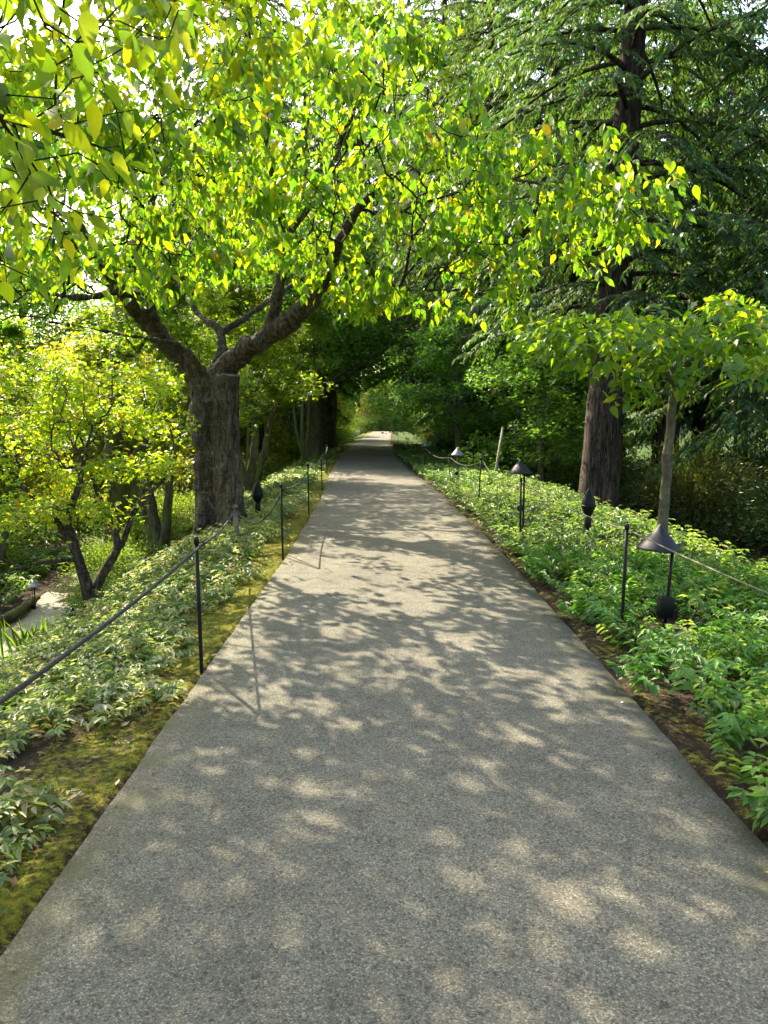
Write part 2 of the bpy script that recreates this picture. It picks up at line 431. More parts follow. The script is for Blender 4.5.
def twig_points(g, maxr, per, jit=0.05, maxL=1e9, rmax_fixed=False):
    """sample points along thin twigs with their direction"""
    X, par, rad, L = g['X'], g['par'], g['rad'], g['L']
    idx = np.where((rad < maxr) & (par >= 0) & (L < maxL))[0]
    P = []; D = []
    base = np.repeat(idx, per)
    t = rng.uniform(0, 1, (len(base), 1))
    a = X[par[base]]; b = X[base]
    P = a + (b - a) * t + rng.normal(0, jit, (len(base), 3)); D = nrm(b - a)
    return P, D

# ------------------------------------------------------------------ ground and paths
def cxp(y): return np.interp(y, [-20, 9, 15.5, 22, 31, 50, 80, 106, 200], [.15, .14, 0.0, -.30, -.62, -.85, -.5, -.2, 0])
HW = 1.285
def H(x, y, rough=True):
    x = np.asarray(x, float); y = np.asarray(y, float)
    c = cxp(y); dl = (c - HW) - x; dr = x - (c + HW)
    zl = -np.interp(dl, [0, .12, .5, 1.6, 2.4, 3.0, 4.0, 30, 80, 400], [0, 0.02, .04, .34, .80, 1.25, 2.3, 2.3, -1.5, -12])
    zr = -np.interp(dr, [0, .12, 2.3, 5.2, 14, 50, 400], [0, 0.02, .05, 1.7, 1.9, -1.0, -12])
    z = np.where(dl > 0, zl, np.where(dr > 0, zr, 0.0))
    if rough:
        am = np.clip(np.maximum(dl, dr) / .4, 0, 1)
        z = z + am * (0.02 * np.sin(x * 5.1 + y * 3.3) + 0.02 * np.sin(x * 2.3 - y * 4.7) + .035 * np.sin(x * 1.1 + y * .9)) * .7
    z = z + np.clip((y - 112) * .02, 0, 6)
    return z

def grid_axis(segs):
    out = []
    for a, b, s in segs: out += list(np.arange(a, b, s))
    return np.array(out + [segs[-1][1]])
gx = grid_axis([(-400, -60, 34), (-60, -14, 2), (-14, -4, .4), (-4, 4.6, .1), (4.6, 12, .4), (12, 60, 3), (60, 400, 34)])
gy = grid_axis([(-60, -4, 7), (-4, 12, .12), (12, 34, .4), (34, 120, 2), (120, 420, 30)])
GX, GY = np.meshgrid(gx, gy)
GZ = H(GX, GY)
C = cxp(GY); DL = (C - HW) - GX; DR = GX - (C + HW)
inpath = (DL < 0) & (DR < 0)
GZ = np.where(inpath, GZ - .06, GZ)
jit = np.zeros_like(GZ)
for i in range(GX.shape[0]):
    if gy[i] > 14: break
    for j in range(GX.shape[1]):
        if -4 < gx[j] < 4.6: jit[i, j] = mnoise.noise(Vector((GX[i, j] * 4, GY[i, j] * 4, 0))) * .018 + mnoise.noise(Vector((GX[i, j] * 13, GY[i, j] * 13, 3))) * .010
GZ = GZ + np.where(inpath, 0, jit)
moss = np.where(DL > 0, np.interp(DL, [0, .05, .35, .8, 1.3], [.45, .62, .52, .12, -.1]) + np.clip((GY - 4) * .05, 0, .22) * (DL < .8), 0)  # moss strip; raised farther along to stand in for sunlight on it
moss = moss + np.where(DR > 0, np.interp(DR, [0, .3, .5], [.42, .34, 0]), 0)
grass = ((DL > 5.2) & (GY > 26)) * 1.0
grass = np.maximum(grass, np.clip((GY - 34) / 8, 0, .75)) * ((DL > .4) | (DR > .3)); grass = np.maximum(grass, .7 * (np.abs(GX) > 14))
Vg = np.stack([GX, GY, GZ], -1).reshape(-1, 3)
ni, nj = GX.shape
i = np.arange(ni - 1)[:, None]; j = np.arange(nj - 1)[None, :]
Qg = np.stack([i * nj + j, i * nj + j + 1, (i + 1) * nj + j + 1, (i + 1) * nj + j], -1).reshape(-1, 4)
o = mesh_np('ground', Vg, Qg, M['ground'], smooth=True, attrs={'moss': moss.ravel(), 'grass': grass.ravel()}); tag(o, kind='structure')

def strip(name, ys, centre, half, zoff, m, thick=.05, nx=13, wob=0.0, hfun=None):
    V = []; E = []
    for y in ys:
        c = centre(y); h = half
        for k in range(nx):
            t = -1 + 2 * k / (nx - 1)
            e = mnoise.noise(Vector((y * 1.7, t * 3, 0))) * wob + mnoise.noise(Vector((y * 7, t * 3, 5))) * wob * .5 if abs(t) == 1 else 0
            x = c + t * h + e
            z = (hfun(x, y) if hfun else 0.0) + zoff
            V.append((x, y, z)); E.append(np.interp(abs(t), [.7, .94, 1], [0, .5, 1]))
    n = len(ys); V = np.array(V)
    i = np.arange(n - 1)[:, None]; j = np.arange(nx - 1)[None, :]
    Q = np.stack([i * nx + j, i * nx + j + 1, (i + 1) * nx + j + 1, (i + 1) * nx + j], -1).reshape(-1, 4)
    # side skirts
    Lf = V[0::nx].copy(); Rt = V[nx - 1::nx].copy(); Lb = Lf - [0, 0, thick]; Rb = Rt - [0, 0, thick]
    b = len(V); V = np.vstack([V, Lb, Rb]); E += [1] * (2 * n); k = np.arange(n - 1)
    Q = np.vstack([Q, np.stack([k * nx, (k + 1) * nx, b + k + 1, b + k], -1), np.stack([(k + 1) * nx + nx - 1, k * nx + nx - 1, b + n + k, b + n + k + 1], -1)])
    o = mesh_np(name, V, Q, m, attrs={'edge': E}); tag(o, kind='structure'); return o
ys = np.concatenate([np.arange(-6, 16, .08), np.arange(16, 112, .8)])
strip('path', ys, lambda y: float(cxp(y)), HW, .012, M['path'], .09, 13, 0.016)
strip('lower_path', np.arange(4, 75, .5), lambda y: float(np.interp(y, [4, 10, 16, 30, 58, 75], [-5.3, -5.75, -6.75, -8.1, -9.8, -10.5])), .8, .02, M['path2'], .2, 5, .02, lambda x, y: -2.3)

# ------------------------------------------------------------------ palettes
CH = [(0.135, 0.22, 0.018), (0.10, 0.19, 0.018), (0.06, 0.14, 0.02), (0.19, 0.24, 0.018), (0.26, 0.18, 0.02)]
CHW = [4, 4, 2.5, 1.6, .12]
MG = [(0.075, 0.145, 0.028), (0.095, 0.175, 0.03), (0.13, 0.20, 0.038), (0.055, 0.115, 0.028)]
MY = [(0.24, 0.29, 0.04), (0.18, 0.27, 0.03), (0.12, 0.21, 0.025), (0.32, 0.27, 0.04), (0.32, 0.17, 0.04)]
CN = [(0.038, 0.085, 0.034), (0.052, 0.11, 0.042), (0.075, 0.145, 0.05), (0.10, 0.14, 0.045)]
SH = [(0.03, 0.07, 0.018), (0.05, 0.10, 0.022), (0.075, 0.13, 0.03)]

def tree_leaves(name, P, D, root, m, pal, wts, L, Wr, hang=0.4, flat=0.3, simple=False, off=None, lobes=1, outw=None, jit=.12, fine=False):
    n = len(P)
    A = rdir(n) * .8 + D * .5; A[:, 2] *= .5; A[:, 2] -= hang
    Nn = rdir(n, 0, 1) * flat + np.array([0, 0, 1.]) * (1 - flat) + rng.normal(0, .25, (n, 3))
    Ls = L * rng.uniform(.65, 1.2, n); Ws = Ls * Wr
    cols = palette(n, pal, wts, jit)
    Vs = []; Qs = []; Cs = []; base = 0
    A = nrm(A)
    for k in range(lobes):
        ang = 0 if lobes == 1 else (k - (lobes - 1) / 2) * R(48)
        S = nrm(np.cross(A, Nn)); Ak = A * math.cos(ang) + S * math.sin(ang)
        V, Q, nv = leaves(P, Ak, Nn, Ls * (1 - .25 * abs(ang)), Ws, simple=simple, fine=fine)
        Vs.append(V); Qs.append(Q + base); Cs.append(np.repeat(cols, nv, 0)); base += len(V)
    return mesh_np(name, np.vstack(Vs), np.vstack(Qs), m, root, colors=np.vstack(Cs))

# ------------------------------------------------------------------ the big cherry tree beside the path
CB = np.array([-2.9, 13.5, float(H(-2.9, 13.5)) - .05])
def rel(pts): return np.array([at(*p) for p in pts]) - CB
root = empty('cherry_tree', CB, 'big old cherry tree with a thick dark trunk at the left edge of the path', 'tree')
trunkP = rel([(216, 545, 13.5), (216, 520, 13.5), (212, 470, 13.5), (208, 420, 13.5), (206, 385, 13.5), (207, 372, 13.5)])
seeds = [(trunkP, [.46, .36, .30, .29, .30, .22], None),
         (rel([(211, 392, 13.5), (228, 362, 13.3), (250, 347, 13.1), (275, 333, 12.8), (300, 312, 12.4), (317, 294, 12.0)]), [.24, .20, .175, .165, .15, .12], 1),
         (rel([(317, 294, 12.0), (328, 270, 11.5), (345, 230, 11), (372, 188, 10.6), (410, 174, 10.3), (450, 166, 10)]), [.10, .085, .07, .06, .05, .03], 1),
         (rel([(317, 294, 12.0), (345, 292, 11.4), (400, 290, 10.6), (455, 290, 10.0)]), [.06, .04, .03, .018], 1),
         (rel([(450, 166, 10), (510, 178, 9.7), (570, 190, 9.4), (625, 205, 9.2)]), [.03, .025, .018, .01], 1),
         (rel([(268, 337, 12.9), (274, 305, 12.7), (284, 270, 12.5), (286, 235, 12.2), (272, 180, 11.6), (262, 120, 11)]), [.12, .10, .09, .08, .055, .03], 1),
         (rel([(286, 240, 12.2), (320, 190, 12.0), (350, 120, 12), (372, 60, 11.8)]), [.06, .055, .04, .02], 1),
         (rel([(204, 390, 13.5), (185, 362, 13.2), (160, 338, 13.0), (140, 312, 12.6), (120, 290, 12.2), (96, 250, 11.6), (70, 215, 11)]), [.22, .17, .15, .13, .11, .08, .05], 1),
         (rel([(208, 388, 13.4), (192, 352, 13.0), (170, 342, 12.4), (140, 338, 11.6), (100, 330, 10.6), (50, 322, 9.6)]), [.09, .06, .045, .035, .025, .015], 1),
         (rel([(212, 382, 13.7), (225, 345, 14.0), (217, 325, 14.2), (200, 318, 14.5), (180, 285, 15), (160, 250, 15.4)]), [.14, .10, .085, .07, .05, .03], 1),
         (rel([(222, 332, 14.1), (245, 318, 14.3), (270, 300, 14.6), (330, 260, 15)]), [.07, .06, .045, .03], 1),
         (rel([(120, 290, 12.2), (80, 300, 11.5), (30, 290, 10.8)]), [.06, .05, .02], 1),
         (rel([(160, 338, 13.0), (150, 300, 12.5), (130, 270, 11.5), (150, 200, 10.5), (190, 130, 9.6)]), [.07, .06, .05, .04, .02], 1)]
att = np.vstack([
    ell((-3.4, 12, 5.15), (3.4, 2.8, 1.75), 560, .75),
    ell((-.3, 10.8, 5.0), (2.0, 2.0, 1.95), 430, .75),
    ell((1.1, 10.8, 3.7), (2.6, 2.0, .85), 170),
    ell((1.9, 9.9, 4.15), (1.8, 1.6, .95), 230),
    ell((2.75, 9.2, 3.75), (.8, .8, .65), 60),
    ell((-6.3, 11, 4.4), (2.5, 2.3, 1.6), 320),
    ell((-3.6, 8.6, 3.9), (2.4, 1.9, 1.0), 420),
    ell((-1.0, 8.4, 4.6), (2.0, 1.6, .8), 190),
    ell((-3.2, 15.6, 5.5), (2.8, 1.8, 1.1), 300), ell((-2.6, 17.2, 6.0), (2.2, 1.5, .8), 150), ell((0.1, 11.2, 6.5), (.9, 1.1, .7), 80)])  # the two lobes behind the trunk are added to shade the middle path
att = att[(att[:, 0] < 1.9) | (att[:, 2] > 3.75)] - CB
g = grow(seeds, att, step=.2, wig=.10, pl=.28, tip=.0045)
big = Acc(); small = Acc()
wood_mesh(g, big, small, .05, lump=.10)
# second fused column with a pruned flat top, and root flare
colP = rel([(229, 548, 13.27), (229, 520, 13.27), (228, 470, 13.27), (226, 420, 13.27), (226, 392, 13.25), (228, 375, 13.22)])
big.tube(np.array([np.interp(np.linspace(0, 5, 26), range(6), colP[:, k]) for k in range(3)]).T, np.interp(np.linspace(0, 5, 26), range(6), [.38, .30, .235, .225, .225, .205]), 20, lump=.12, lscale=2.6)
for a in (-1.9, -1.1, -.3, .5, 1.7):
    d = np.array([math.cos(a), math.sin(a), 0]); b = trunkP[1] + d * .18
    hh = float(H(CB[0] + (b + d * .75)[0], CB[1] + (b + d * .75)[1])) - CB[2]
    big.tube([b + [0, 0, .7], b + d * .12 + [0, 0, .35], b + d * .24 + [0, 0, .1], b + d * .42 + [0, 0, -.12]], [.08, .12, .12, .09], 10, lump=.15)
tk = big.build('trunk', M['cherry_bark'], root)
rm_ = tk.modifiers.new('fuse', 'REMESH'); rm_.mode = 'VOXEL'; rm_.voxel_size = 0.028; rm_.use_smooth_shade = True
sm_ = tk.modifiers.new('soften', 'SMOOTH'); sm_.factor = .6; sm_.iterations = 5
for sz_, st_ in ((.30, .075), (.07, .030)):
    tx = bpy.data.textures.new('bark_lumps', 'CLOUDS'); tx.noise_scale = sz_; tx.noise_depth = 3
    dm_ = tk.modifiers.new('lumps', 'DISPLACE'); dm_.texture = tx; dm_.strength = st_; dm_.mid_level = .5
small.build('branches', M['twig'], root)
st = Acc(); st.lathe([(0.0, .012), (.15, .012), (.185, .0), (.19, -.03)], colP[5] + [0, 0, .0], 18); st.build('pruning_cut', M['cut_wood'], root)
P, D = twig_points(g, .012, 7, .09, maxL=.62)
def clumps(P, D, sc_, thr, off=0.0):
    nz = np.array([mnoise.noise(Vector((p[0] * sc_ + off, p[1] * sc_, p[2] * sc_ * 1.3))) for p in P])
    k = nz + rng.uniform(-.06, .06, len(P)) > thr; return P[k], D[k]
P, D = clumps(P, D, 1.35, -.10)
tree_leaves('crown', P, D, root, M['leaf'], CH, CHW, .160, .48, hang=.85, flat=.5, fine=True)

# near cherry, trunk just outside the left of the picture, its twigs hang into the top left corner
NB = np.array([-3.3, 1.2, float(H(-3.3, 1.2)) - .05])
root = empty('cherry_tree', NB, 'near cherry tree whose large leaves hang into the top left corner', 'tree')
def rw(l): return np.array(l, float) - NB
seeds = [(rw([(-3.3, 1.2, NB[2]), (-3.3, 1.25, .6), (-3.2, 1.3, 1.6), (-3.1, 1.4, 2.3)]), [.24, .17, .15, .14], None),
         (rw([(-3.1, 1.4, 2.3), (-2.8, 1.9, 3.0), (-2.4, 2.6, 3.5), (-1.9, 3.3, 3.8)]), [.10, .08, .05, .03], 1),
         (rw([(-3.1, 1.4, 2.3), (-2.9, .8, 3.2), (-2.2, 0, 4.3), (-1.2, -.4, 5)]), [.11, .09, .06, .03], 1),
         (rw([(-2.8, 1.9, 3.0), (-2.5, 2.5, 2.9), (-1.9, 3.0, 2.85), (-1.2, 3.2, 2.7)]), [.05, .035, .018, .008], 1)]
att = np.vstack([ell((-1.50, 2.85, 2.6), (.70, .8, .60), 85, .2), ell((-1.65, 3.5, 3.1), (.85, .9, .6), 80, .2), ell((-2.3, 3.6, 2.2), (.6, .8, .4), 40, .2),
                 ell((-.85, 2.45, 2.95), (.35, .3, .25), 16, .2),
                 ell((-2.2, 1.6, 4.7), (2.1, 2.2, .8), 190), ell((-2.5, 6.6, 4.75), (1.6, 2.3, .4), 130), ell((-1.2, 5.6, 4.75), (1.1, 1.9, .35), 70), ell((-4.2, 2.5, 4.2), (1.7, 2.2, 1.0), 130)]) - NB  # overhead lobes added to throw dappled shade on the near path
g = grow(seeds, att, step=.12, wig=.07, pl=.3, tip=.0028)
big = Acc(); wood_mesh(g, big, None, lump=.06); big.build('trunk', M['twig'], root)
P, D = twig_points(g, .0085, 5, .06)
Pw = P + NB; k = (Pw[:, 2] > 3.9) | (rng.uniform(0, 1, len(P)) < .30); P = P[k]; D = D[k]
k = (P[:, 1] + NB[1] < 7.6) | (rng.uniform(0, 1, len(P)) < .5); P = P[k]; D = D[k]
P = P[np.linalg.norm(P + NB - [0, 0, CAMH], axis=1) > 1.9]; D = np.resize(D, (len(P), 3))
k = np.where(P[:, 2] + NB[2] > 3.9)[0]; k = k[rng.uniform(0, 1, len(k)) < .55]; P = np.vstack([P, P[k] + rng.normal(0, .12, (len(k), 3))]); D = np.vstack([D, D[k]])
tree_leaves('crown', P, D, root, M['leaf'], CH[:4], [4, 4, 3, 1.2], .118, .46, hang=.55, flat=.45, fine=True)

# unseen tree added outside the left edge to dapple the near path
HB = np.array([-7.4, 9.2, float(H(-7.4, 9.2)) - .05])
root = empty('added_shade_maple', HB, 'unseen tall maple added outside the left edge, its high crown shading the near path', 'tree')
def rh(l): return np.array(l, float) - HB
seeds = [(rh([(-7.4, 9.2, HB[2]), (-7.3, 9.3, 2), (-7.0, 9.6, 5), (-6.5, 10, 8), (-6, 10.3, 10)]), [.30, .24, .20, .15, .07], None),
         (rh([(-7.0, 9.6, 5), (-5.8, 10, 7.2), (-4.6, 10.4, 8.4)]), [.12, .09, .04], 1), (rh([(-6.5, 10, 8), (-6.6, 8.6, 9), (-6.5, 7, 9.4)]), [.08, .06, .03], 1)]
att = np.vstack([ell((-4.7, 10.6, 9.2), (2.3, 2.3, .9), 330, .1), ell((-7.3, 9.5, 9.6), (2.0, 2.4, 1.0), 200, .2)])
att = att[att[:, 2] > CAMH + att[:, 1] * .60] - HB
g = grow(seeds, att, step=.25, wig=.1, pl=.25, tip=.005)
big = Acc(); wood_mesh(g, big, None, lump=.08); big.build('trunk', M['mossy_bark'], root)
P, D = twig_points(g, .014, 5, .16); P = P[(P + HB)[:, 2] > CAMH + (P + HB)[:, 1] * .545]; D = np.resize(D, (len(P), 3))
tree_leaves('crown', P, D, root, M['leaf'], CH, CHW, .15, .6, hang=.3, flat=.4)

copy_thing(root, (-8.6, 25, float(H(-8.6, 25))), 'tall maple added for shade far back on the left, its crown behind the cherry crown', rz=-.2, s=1.0)  # this copy and the next are added to shade the middle path
copy_thing(root, (-7.2, 20.3, float(H(-7.2, 20.3))), 'tall maple added for shade, rising behind the cherry crown at the upper left', rz=.15, s=.95)
# young cherry in the right bed
YB = at(661, 566, 8.8); YB[2] = float(H(YB[0], YB[1])) - .03
root = empty('young_cherry_tree', YB, 'young tree with a pale mossy stem rising from the green bed behind the nearest lamp', 'tree')
def ry(l): return np.array([at(*p) for p in l]) - YB
seeds = [(np.vstack([[0, 0, 0], ry([(664, 500, 8.8), (669, 440, 8.8), (672, 405, 8.8), (674, 375, 8.7)])]), [.068, .06, .055, .05, .04], None),
         (ry([(674, 380, 8.7), (700, 350, 8.3), (735, 340, 7.8), (790, 350, 7.2)]), [.035, .028, .02, .01], 1),
         (ry([(673, 385, 8.7), (650, 352, 8.2), (610, 345, 7.8), (570, 340, 7.6)]), [.03, .025, .018, .01], 1),
         (ry([(674, 378, 8.7), (665, 345, 8.8), (650, 320, 9), (600, 315, 9.2)]), [.03, .022, .014, .008], 1),
         (ry([(672, 392, 8.7), (645, 395, 8.0), (615, 398, 7.5)]), [.014, .01, .006], 1)]
att = np.vstack([ell((2.35, 7.8, 2.35), (1.0, .9, .30), 95, .2), ell((3.5, 8.0, 2.5), (1.1, 1.0, .38), 120, .2), ell((4.3, 7.6, 2.45), (.9, .9, .42), 90, .2),
                 ell((1.75, 8.0, 2.45), (.55, .5, .25), 30, .2), ell((3.35, 6.6, 2.12), (.5, .45, .2), 32, .2), ell((2.6, 7.6, 2.0), (.5, .5, .14), 18, .2),
                 ell((4.8, 9.2, 2.6), (.9, .9, .35), 50, .2)]) - YB
g = grow(seeds, att, step=.14, wig=.06, pl=.3, tip=.003)
big = Acc(); wood_mesh(g, big, None, lump=.05); big.build('trunk', M['young_bark'], root)
P, D = twig_points(g, .0085, 4, .06)
tree_leaves('crown', P, D, root, M['leaf'], [(0.08, 0.18, 0.025), (0.105, 0.21, 0.025), (0.14, 0.23, 0.025), (.17, .2, .02)], [4, 4, 2, .6], .125, .50, hang=.45, flat=.35, fine=True)

# ------------------------------------------------------------------ maples
def make_maple(base, label, stems, lobes_att, pal, wts, leafL, per, maxr, bark='mossy_bark', group=None, step=.2, simple=True, lob=3, flat=.15, hang=.15, jit=.08, tip=.004, lm='leaf'):
    base = np.array(base, float); root = empty('maple_tree', base, label, 'tree', group)
    g = grow([(np.array(p, float), r, (None if k == 0 else 1)) for k, (p, r) in enumerate(stems)], np.vstack(lobes_att), step=step, wig=.10, pl=.3, tip=tip)
    big = Acc(); wood_mesh(g, big, None, lump=.10); big.build('trunk', M[bark], root)
    P, D = twig_points(g, maxr, per, jit); P, D = clumps(P, D, 1.1, -.16, 3.3)
    tree_leaves('crown', P, D, root, M[lm], pal, wts, leafL, .42, hang=hang, flat=flat, simple=simple, lobes=lob)
    return root
def disc(c, r, n): return ell(c, (r[0], r[1], r[2]), n, .1)

# gold maple on the bank
mb = np.array([-4.15, 10.7, float(H(-4.15, 10.7)) - .05])
def rm(l): return np.array([at(*p) for p in l]) - mb
gold_stems = [
    (rm([(90, 606, 10.7), (88, 590, 10.7), (80, 565, 10.6), (72, 540, 10.5)]), [.10, .09, .075, .07]),
    (rm([(72, 540, 10.5), (66, 515, 10.4), (80, 488, 10.3), (84, 460, 10.2)]), [.055, .05, .04, .03]),
    (rm([(90, 600, 10.7), (104, 570, 10.9), (122, 545, 11.0), (112, 520, 11), (100, 500, 11), (90, 470, 11)]), [.08, .07, .06, .05, .04, .025]),
    (rm([(122, 545, 11.0), (135, 505, 11.2), (165, 480, 11.4), (175, 455, 11.6)]), [.045, .04, .03, .02]),
    (rm([(78, 560, 10.6), (50, 560, 10), (10, 570, 9.5)]), [.03, .025, .015]),
    (rm([(70, 540, 10.5), (40, 500, 10.5), (0, 470, 10.4), (-60, 440, 10.2)]), [.05, .045, .035, .02])]
gold_att = [disc((-4.7, 10.8, 2.15), (2.0, 1.5, .22), 260), disc((-5.6, 10.6, 1.65), (1.9, 1.6, .2), 260), disc((-4.2, 11.2, 1.55), (1.3, 1.2, .2), 170),
            disc((-5.2, 10.2, 1.1), (1.6, 1.3, .2), 190), disc((-3.9, 11.4, .95), (1.1, 1.0, .15), 110), disc((-5.3, 9.7, .45), (1.2, .9, .15), 110), disc((-5.9, 9.6, -.1), (1.0, .8, .12), 70),
            disc((-4.15, 10.6, .35), (.9, .7, .1), 50)]
make_maple(mb, 'golden Japanese maple with two crooked stems growing on the left bank', gold_stems,
           [a - mb for a in gold_att], [tuple(1.1 * v for v in c) for c in MY], [5, 4, 1.5, .7, .12], .078, 8, .012, bark='cherry_bark', jit=.10, flat=.35, hang=.3)

# generic layered green maple, own origin at its base, about 6 m high
def layered(rad, z0, z1, n, layers, droop=.2):
    out = []
    for k in range(layers):
        t = k / (layers - 1); z = z0 + (z1 - z0) * t; r = rad * (1 - .55 * t ** 1.5)
        m = 4 if r > 1.5 else 2
        for _ in range(m):
            a = rng.uniform(0, 6.28); d = rng.uniform(.25, .65) * r
            out.append(disc((math.cos(a) * d, math.sin(a) * d, z + rng.uniform(-.3, .3) - d * droop), (r * .55, r * .55, .18), n // (layers * m)))
    return out
gm_st = [([(0, 0, 0), (.05, 0, .8), (-.05, .05, 1.6), (.1, .1, 2.4), (.05, 0, 3.6)], [.12, .09, .08, .07, .04]),
         ([(0, 0, 1.5), (.6, -.3, 2.2), (1.4, -.6, 2.8)], [.05, .04, .02]), ([(0, 0, 1.7), (-.7, .2, 2.5), (-1.5, .5, 3.1)], [.05, .04, .02]),
         ([(0, 0, 2.1), (.2, .9, 3.0), (.3, 1.6, 3.5)], [.04, .03, .02]), ([(.0, 0, 1.9), (-.1, -.8, 2.6), (-.3, -1.7, 3.1)], [.04, .03, .02])]
tb = np.array([2.5, 26.5, float(H(2.5, 26.5)) - .03])
mapleG = make_maple(tb, 'layered green maple with a thin straight stem at the far end of the right bed', gm_st, layered(3.3, 1.7, 5.3, 900, 6), MG, None, .12, 9, .014, bark='young_bark', jit=.12, lm='leaf_cool')
# broader, brighter maple for the left side
gl_st = [([(0, 0, 0), (.1, 0, 1), (.25, .1, 2.0), (.2, .2, 3.2), (.4, .1, 4.6)], [.15, .12, .10, .08, .04]),
         ([(.1, 0, .3), (-.25, .1, 1.2), (-.4, .1, 2.4), (-.9, 0, 3.8)], [.11, .10, .08, .04]), ([(.0, .1, .2), (.55, -.1, 1.5), (.75, -.2, 2.6), (1.5, -.4, 3.9)], [.10, .09, .07, .03]),
         ([(.2, .2, 2.6), (.3, 1.2, 3.6), (.3, 2.2, 4.1)], [.06, .04, .02])]
def hp(x, y): return (x, y, float(H(x, y)) - .05)
mapleL = make_maple(hp(-4.0, 22.5), 'multi stemmed mossy maple on the slope just right of the big cherry trunk', gl_st, layered(2.8, 3.7, 6.8, 900, 5), [(0.10, 0.17, 0.02), (0.14, 0.2, 0.02), (0.07, 0.14, 0.02), (.15, .21, .02)], None, .12, 10, .014, jit=.12)

# ------------------------------------------------------------------ large broadleaf tree (far, tall)
def make_broad(name, loc, label, h, cr, pal, leafL, group=None, bark='fir_bark', tr=.28, n=900, per=5, z0=.3, lm='leaf'):
    root = empty(name, loc, label, 'tree', group)
    st = [([(0, 0, -.2), (.05, 0, h * .1), (-.1, .1, h * .3), (.15, 0, h * .55), (0, 0, h * .85)], [tr * 1.35, tr, tr * .85, tr * .6, .05])]
    for k in range(7):
        a = k * 2.4; z = h * (.28 + .07 * k); r = cr * .75
        st.append(([(0, 0, z), (math.cos(a) * r * .4, math.sin(a) * r * .4, z + h * .06), (math.cos(a) * r, math.sin(a) * r, z + h * .16)], [tr * .4, tr * .28, .04]))
    at_ = []
    for k in range(14):
        a = k * 2.4 + .5; t = (k + .5) / 14; z = h * (z0 + .12 + (.92 - z0 - .12) * t); rr = cr * (.65 * math.sin(math.pi * (.25 + .7 * t)))
        q = cr * rng.uniform(.38, .55)
        at_.append(ell((math.cos(a) * rr, math.sin(a) * rr, z), (q, q, q * .7), n // 14, .5))
    g = grow([(np.array(p, float), r, None if k == 0 else 1) for k, (p, r) in enumerate(st)], np.vstack(at_), step=.45, wig=.12, pl=.25, tip=.008)
    big = Acc(); wood_mesh(g, big, None, lump=.10); big.build('trunk', M[bark], root)
    P, D = twig_points(g, .03, per, .26)
    tree_leaves('crown', P, D, root, M[lm], pal, None, leafL, .55, hang=.3, flat=.5, simple=True)
    return root

broadA = make_broad('broadleaf_tree', hp(-2.95, 32), 'nearest of the thick trunked trees lining the left edge of the far path', 11, 4.2, MG, .19, 'thick trunked trees along the left edge of the far path', bark='mossy_bark', tr=.27, n=1200, per=10, lm='leaf_cool')
broadB = make_broad('broadleaf_tree', hp(-12.5, 34), 'sunny yellow green tree beyond the lower path, behind the gold maple', 7.5, 4.0, [(0.14, 0.2, 0.022), (0.19, 0.22, 0.024), (0.1, 0.16, 0.02), (.25, .21, .03)], .19, 'yellow green trees beyond the lower path', tr=.2, n=1200, per=16, z0=.08)

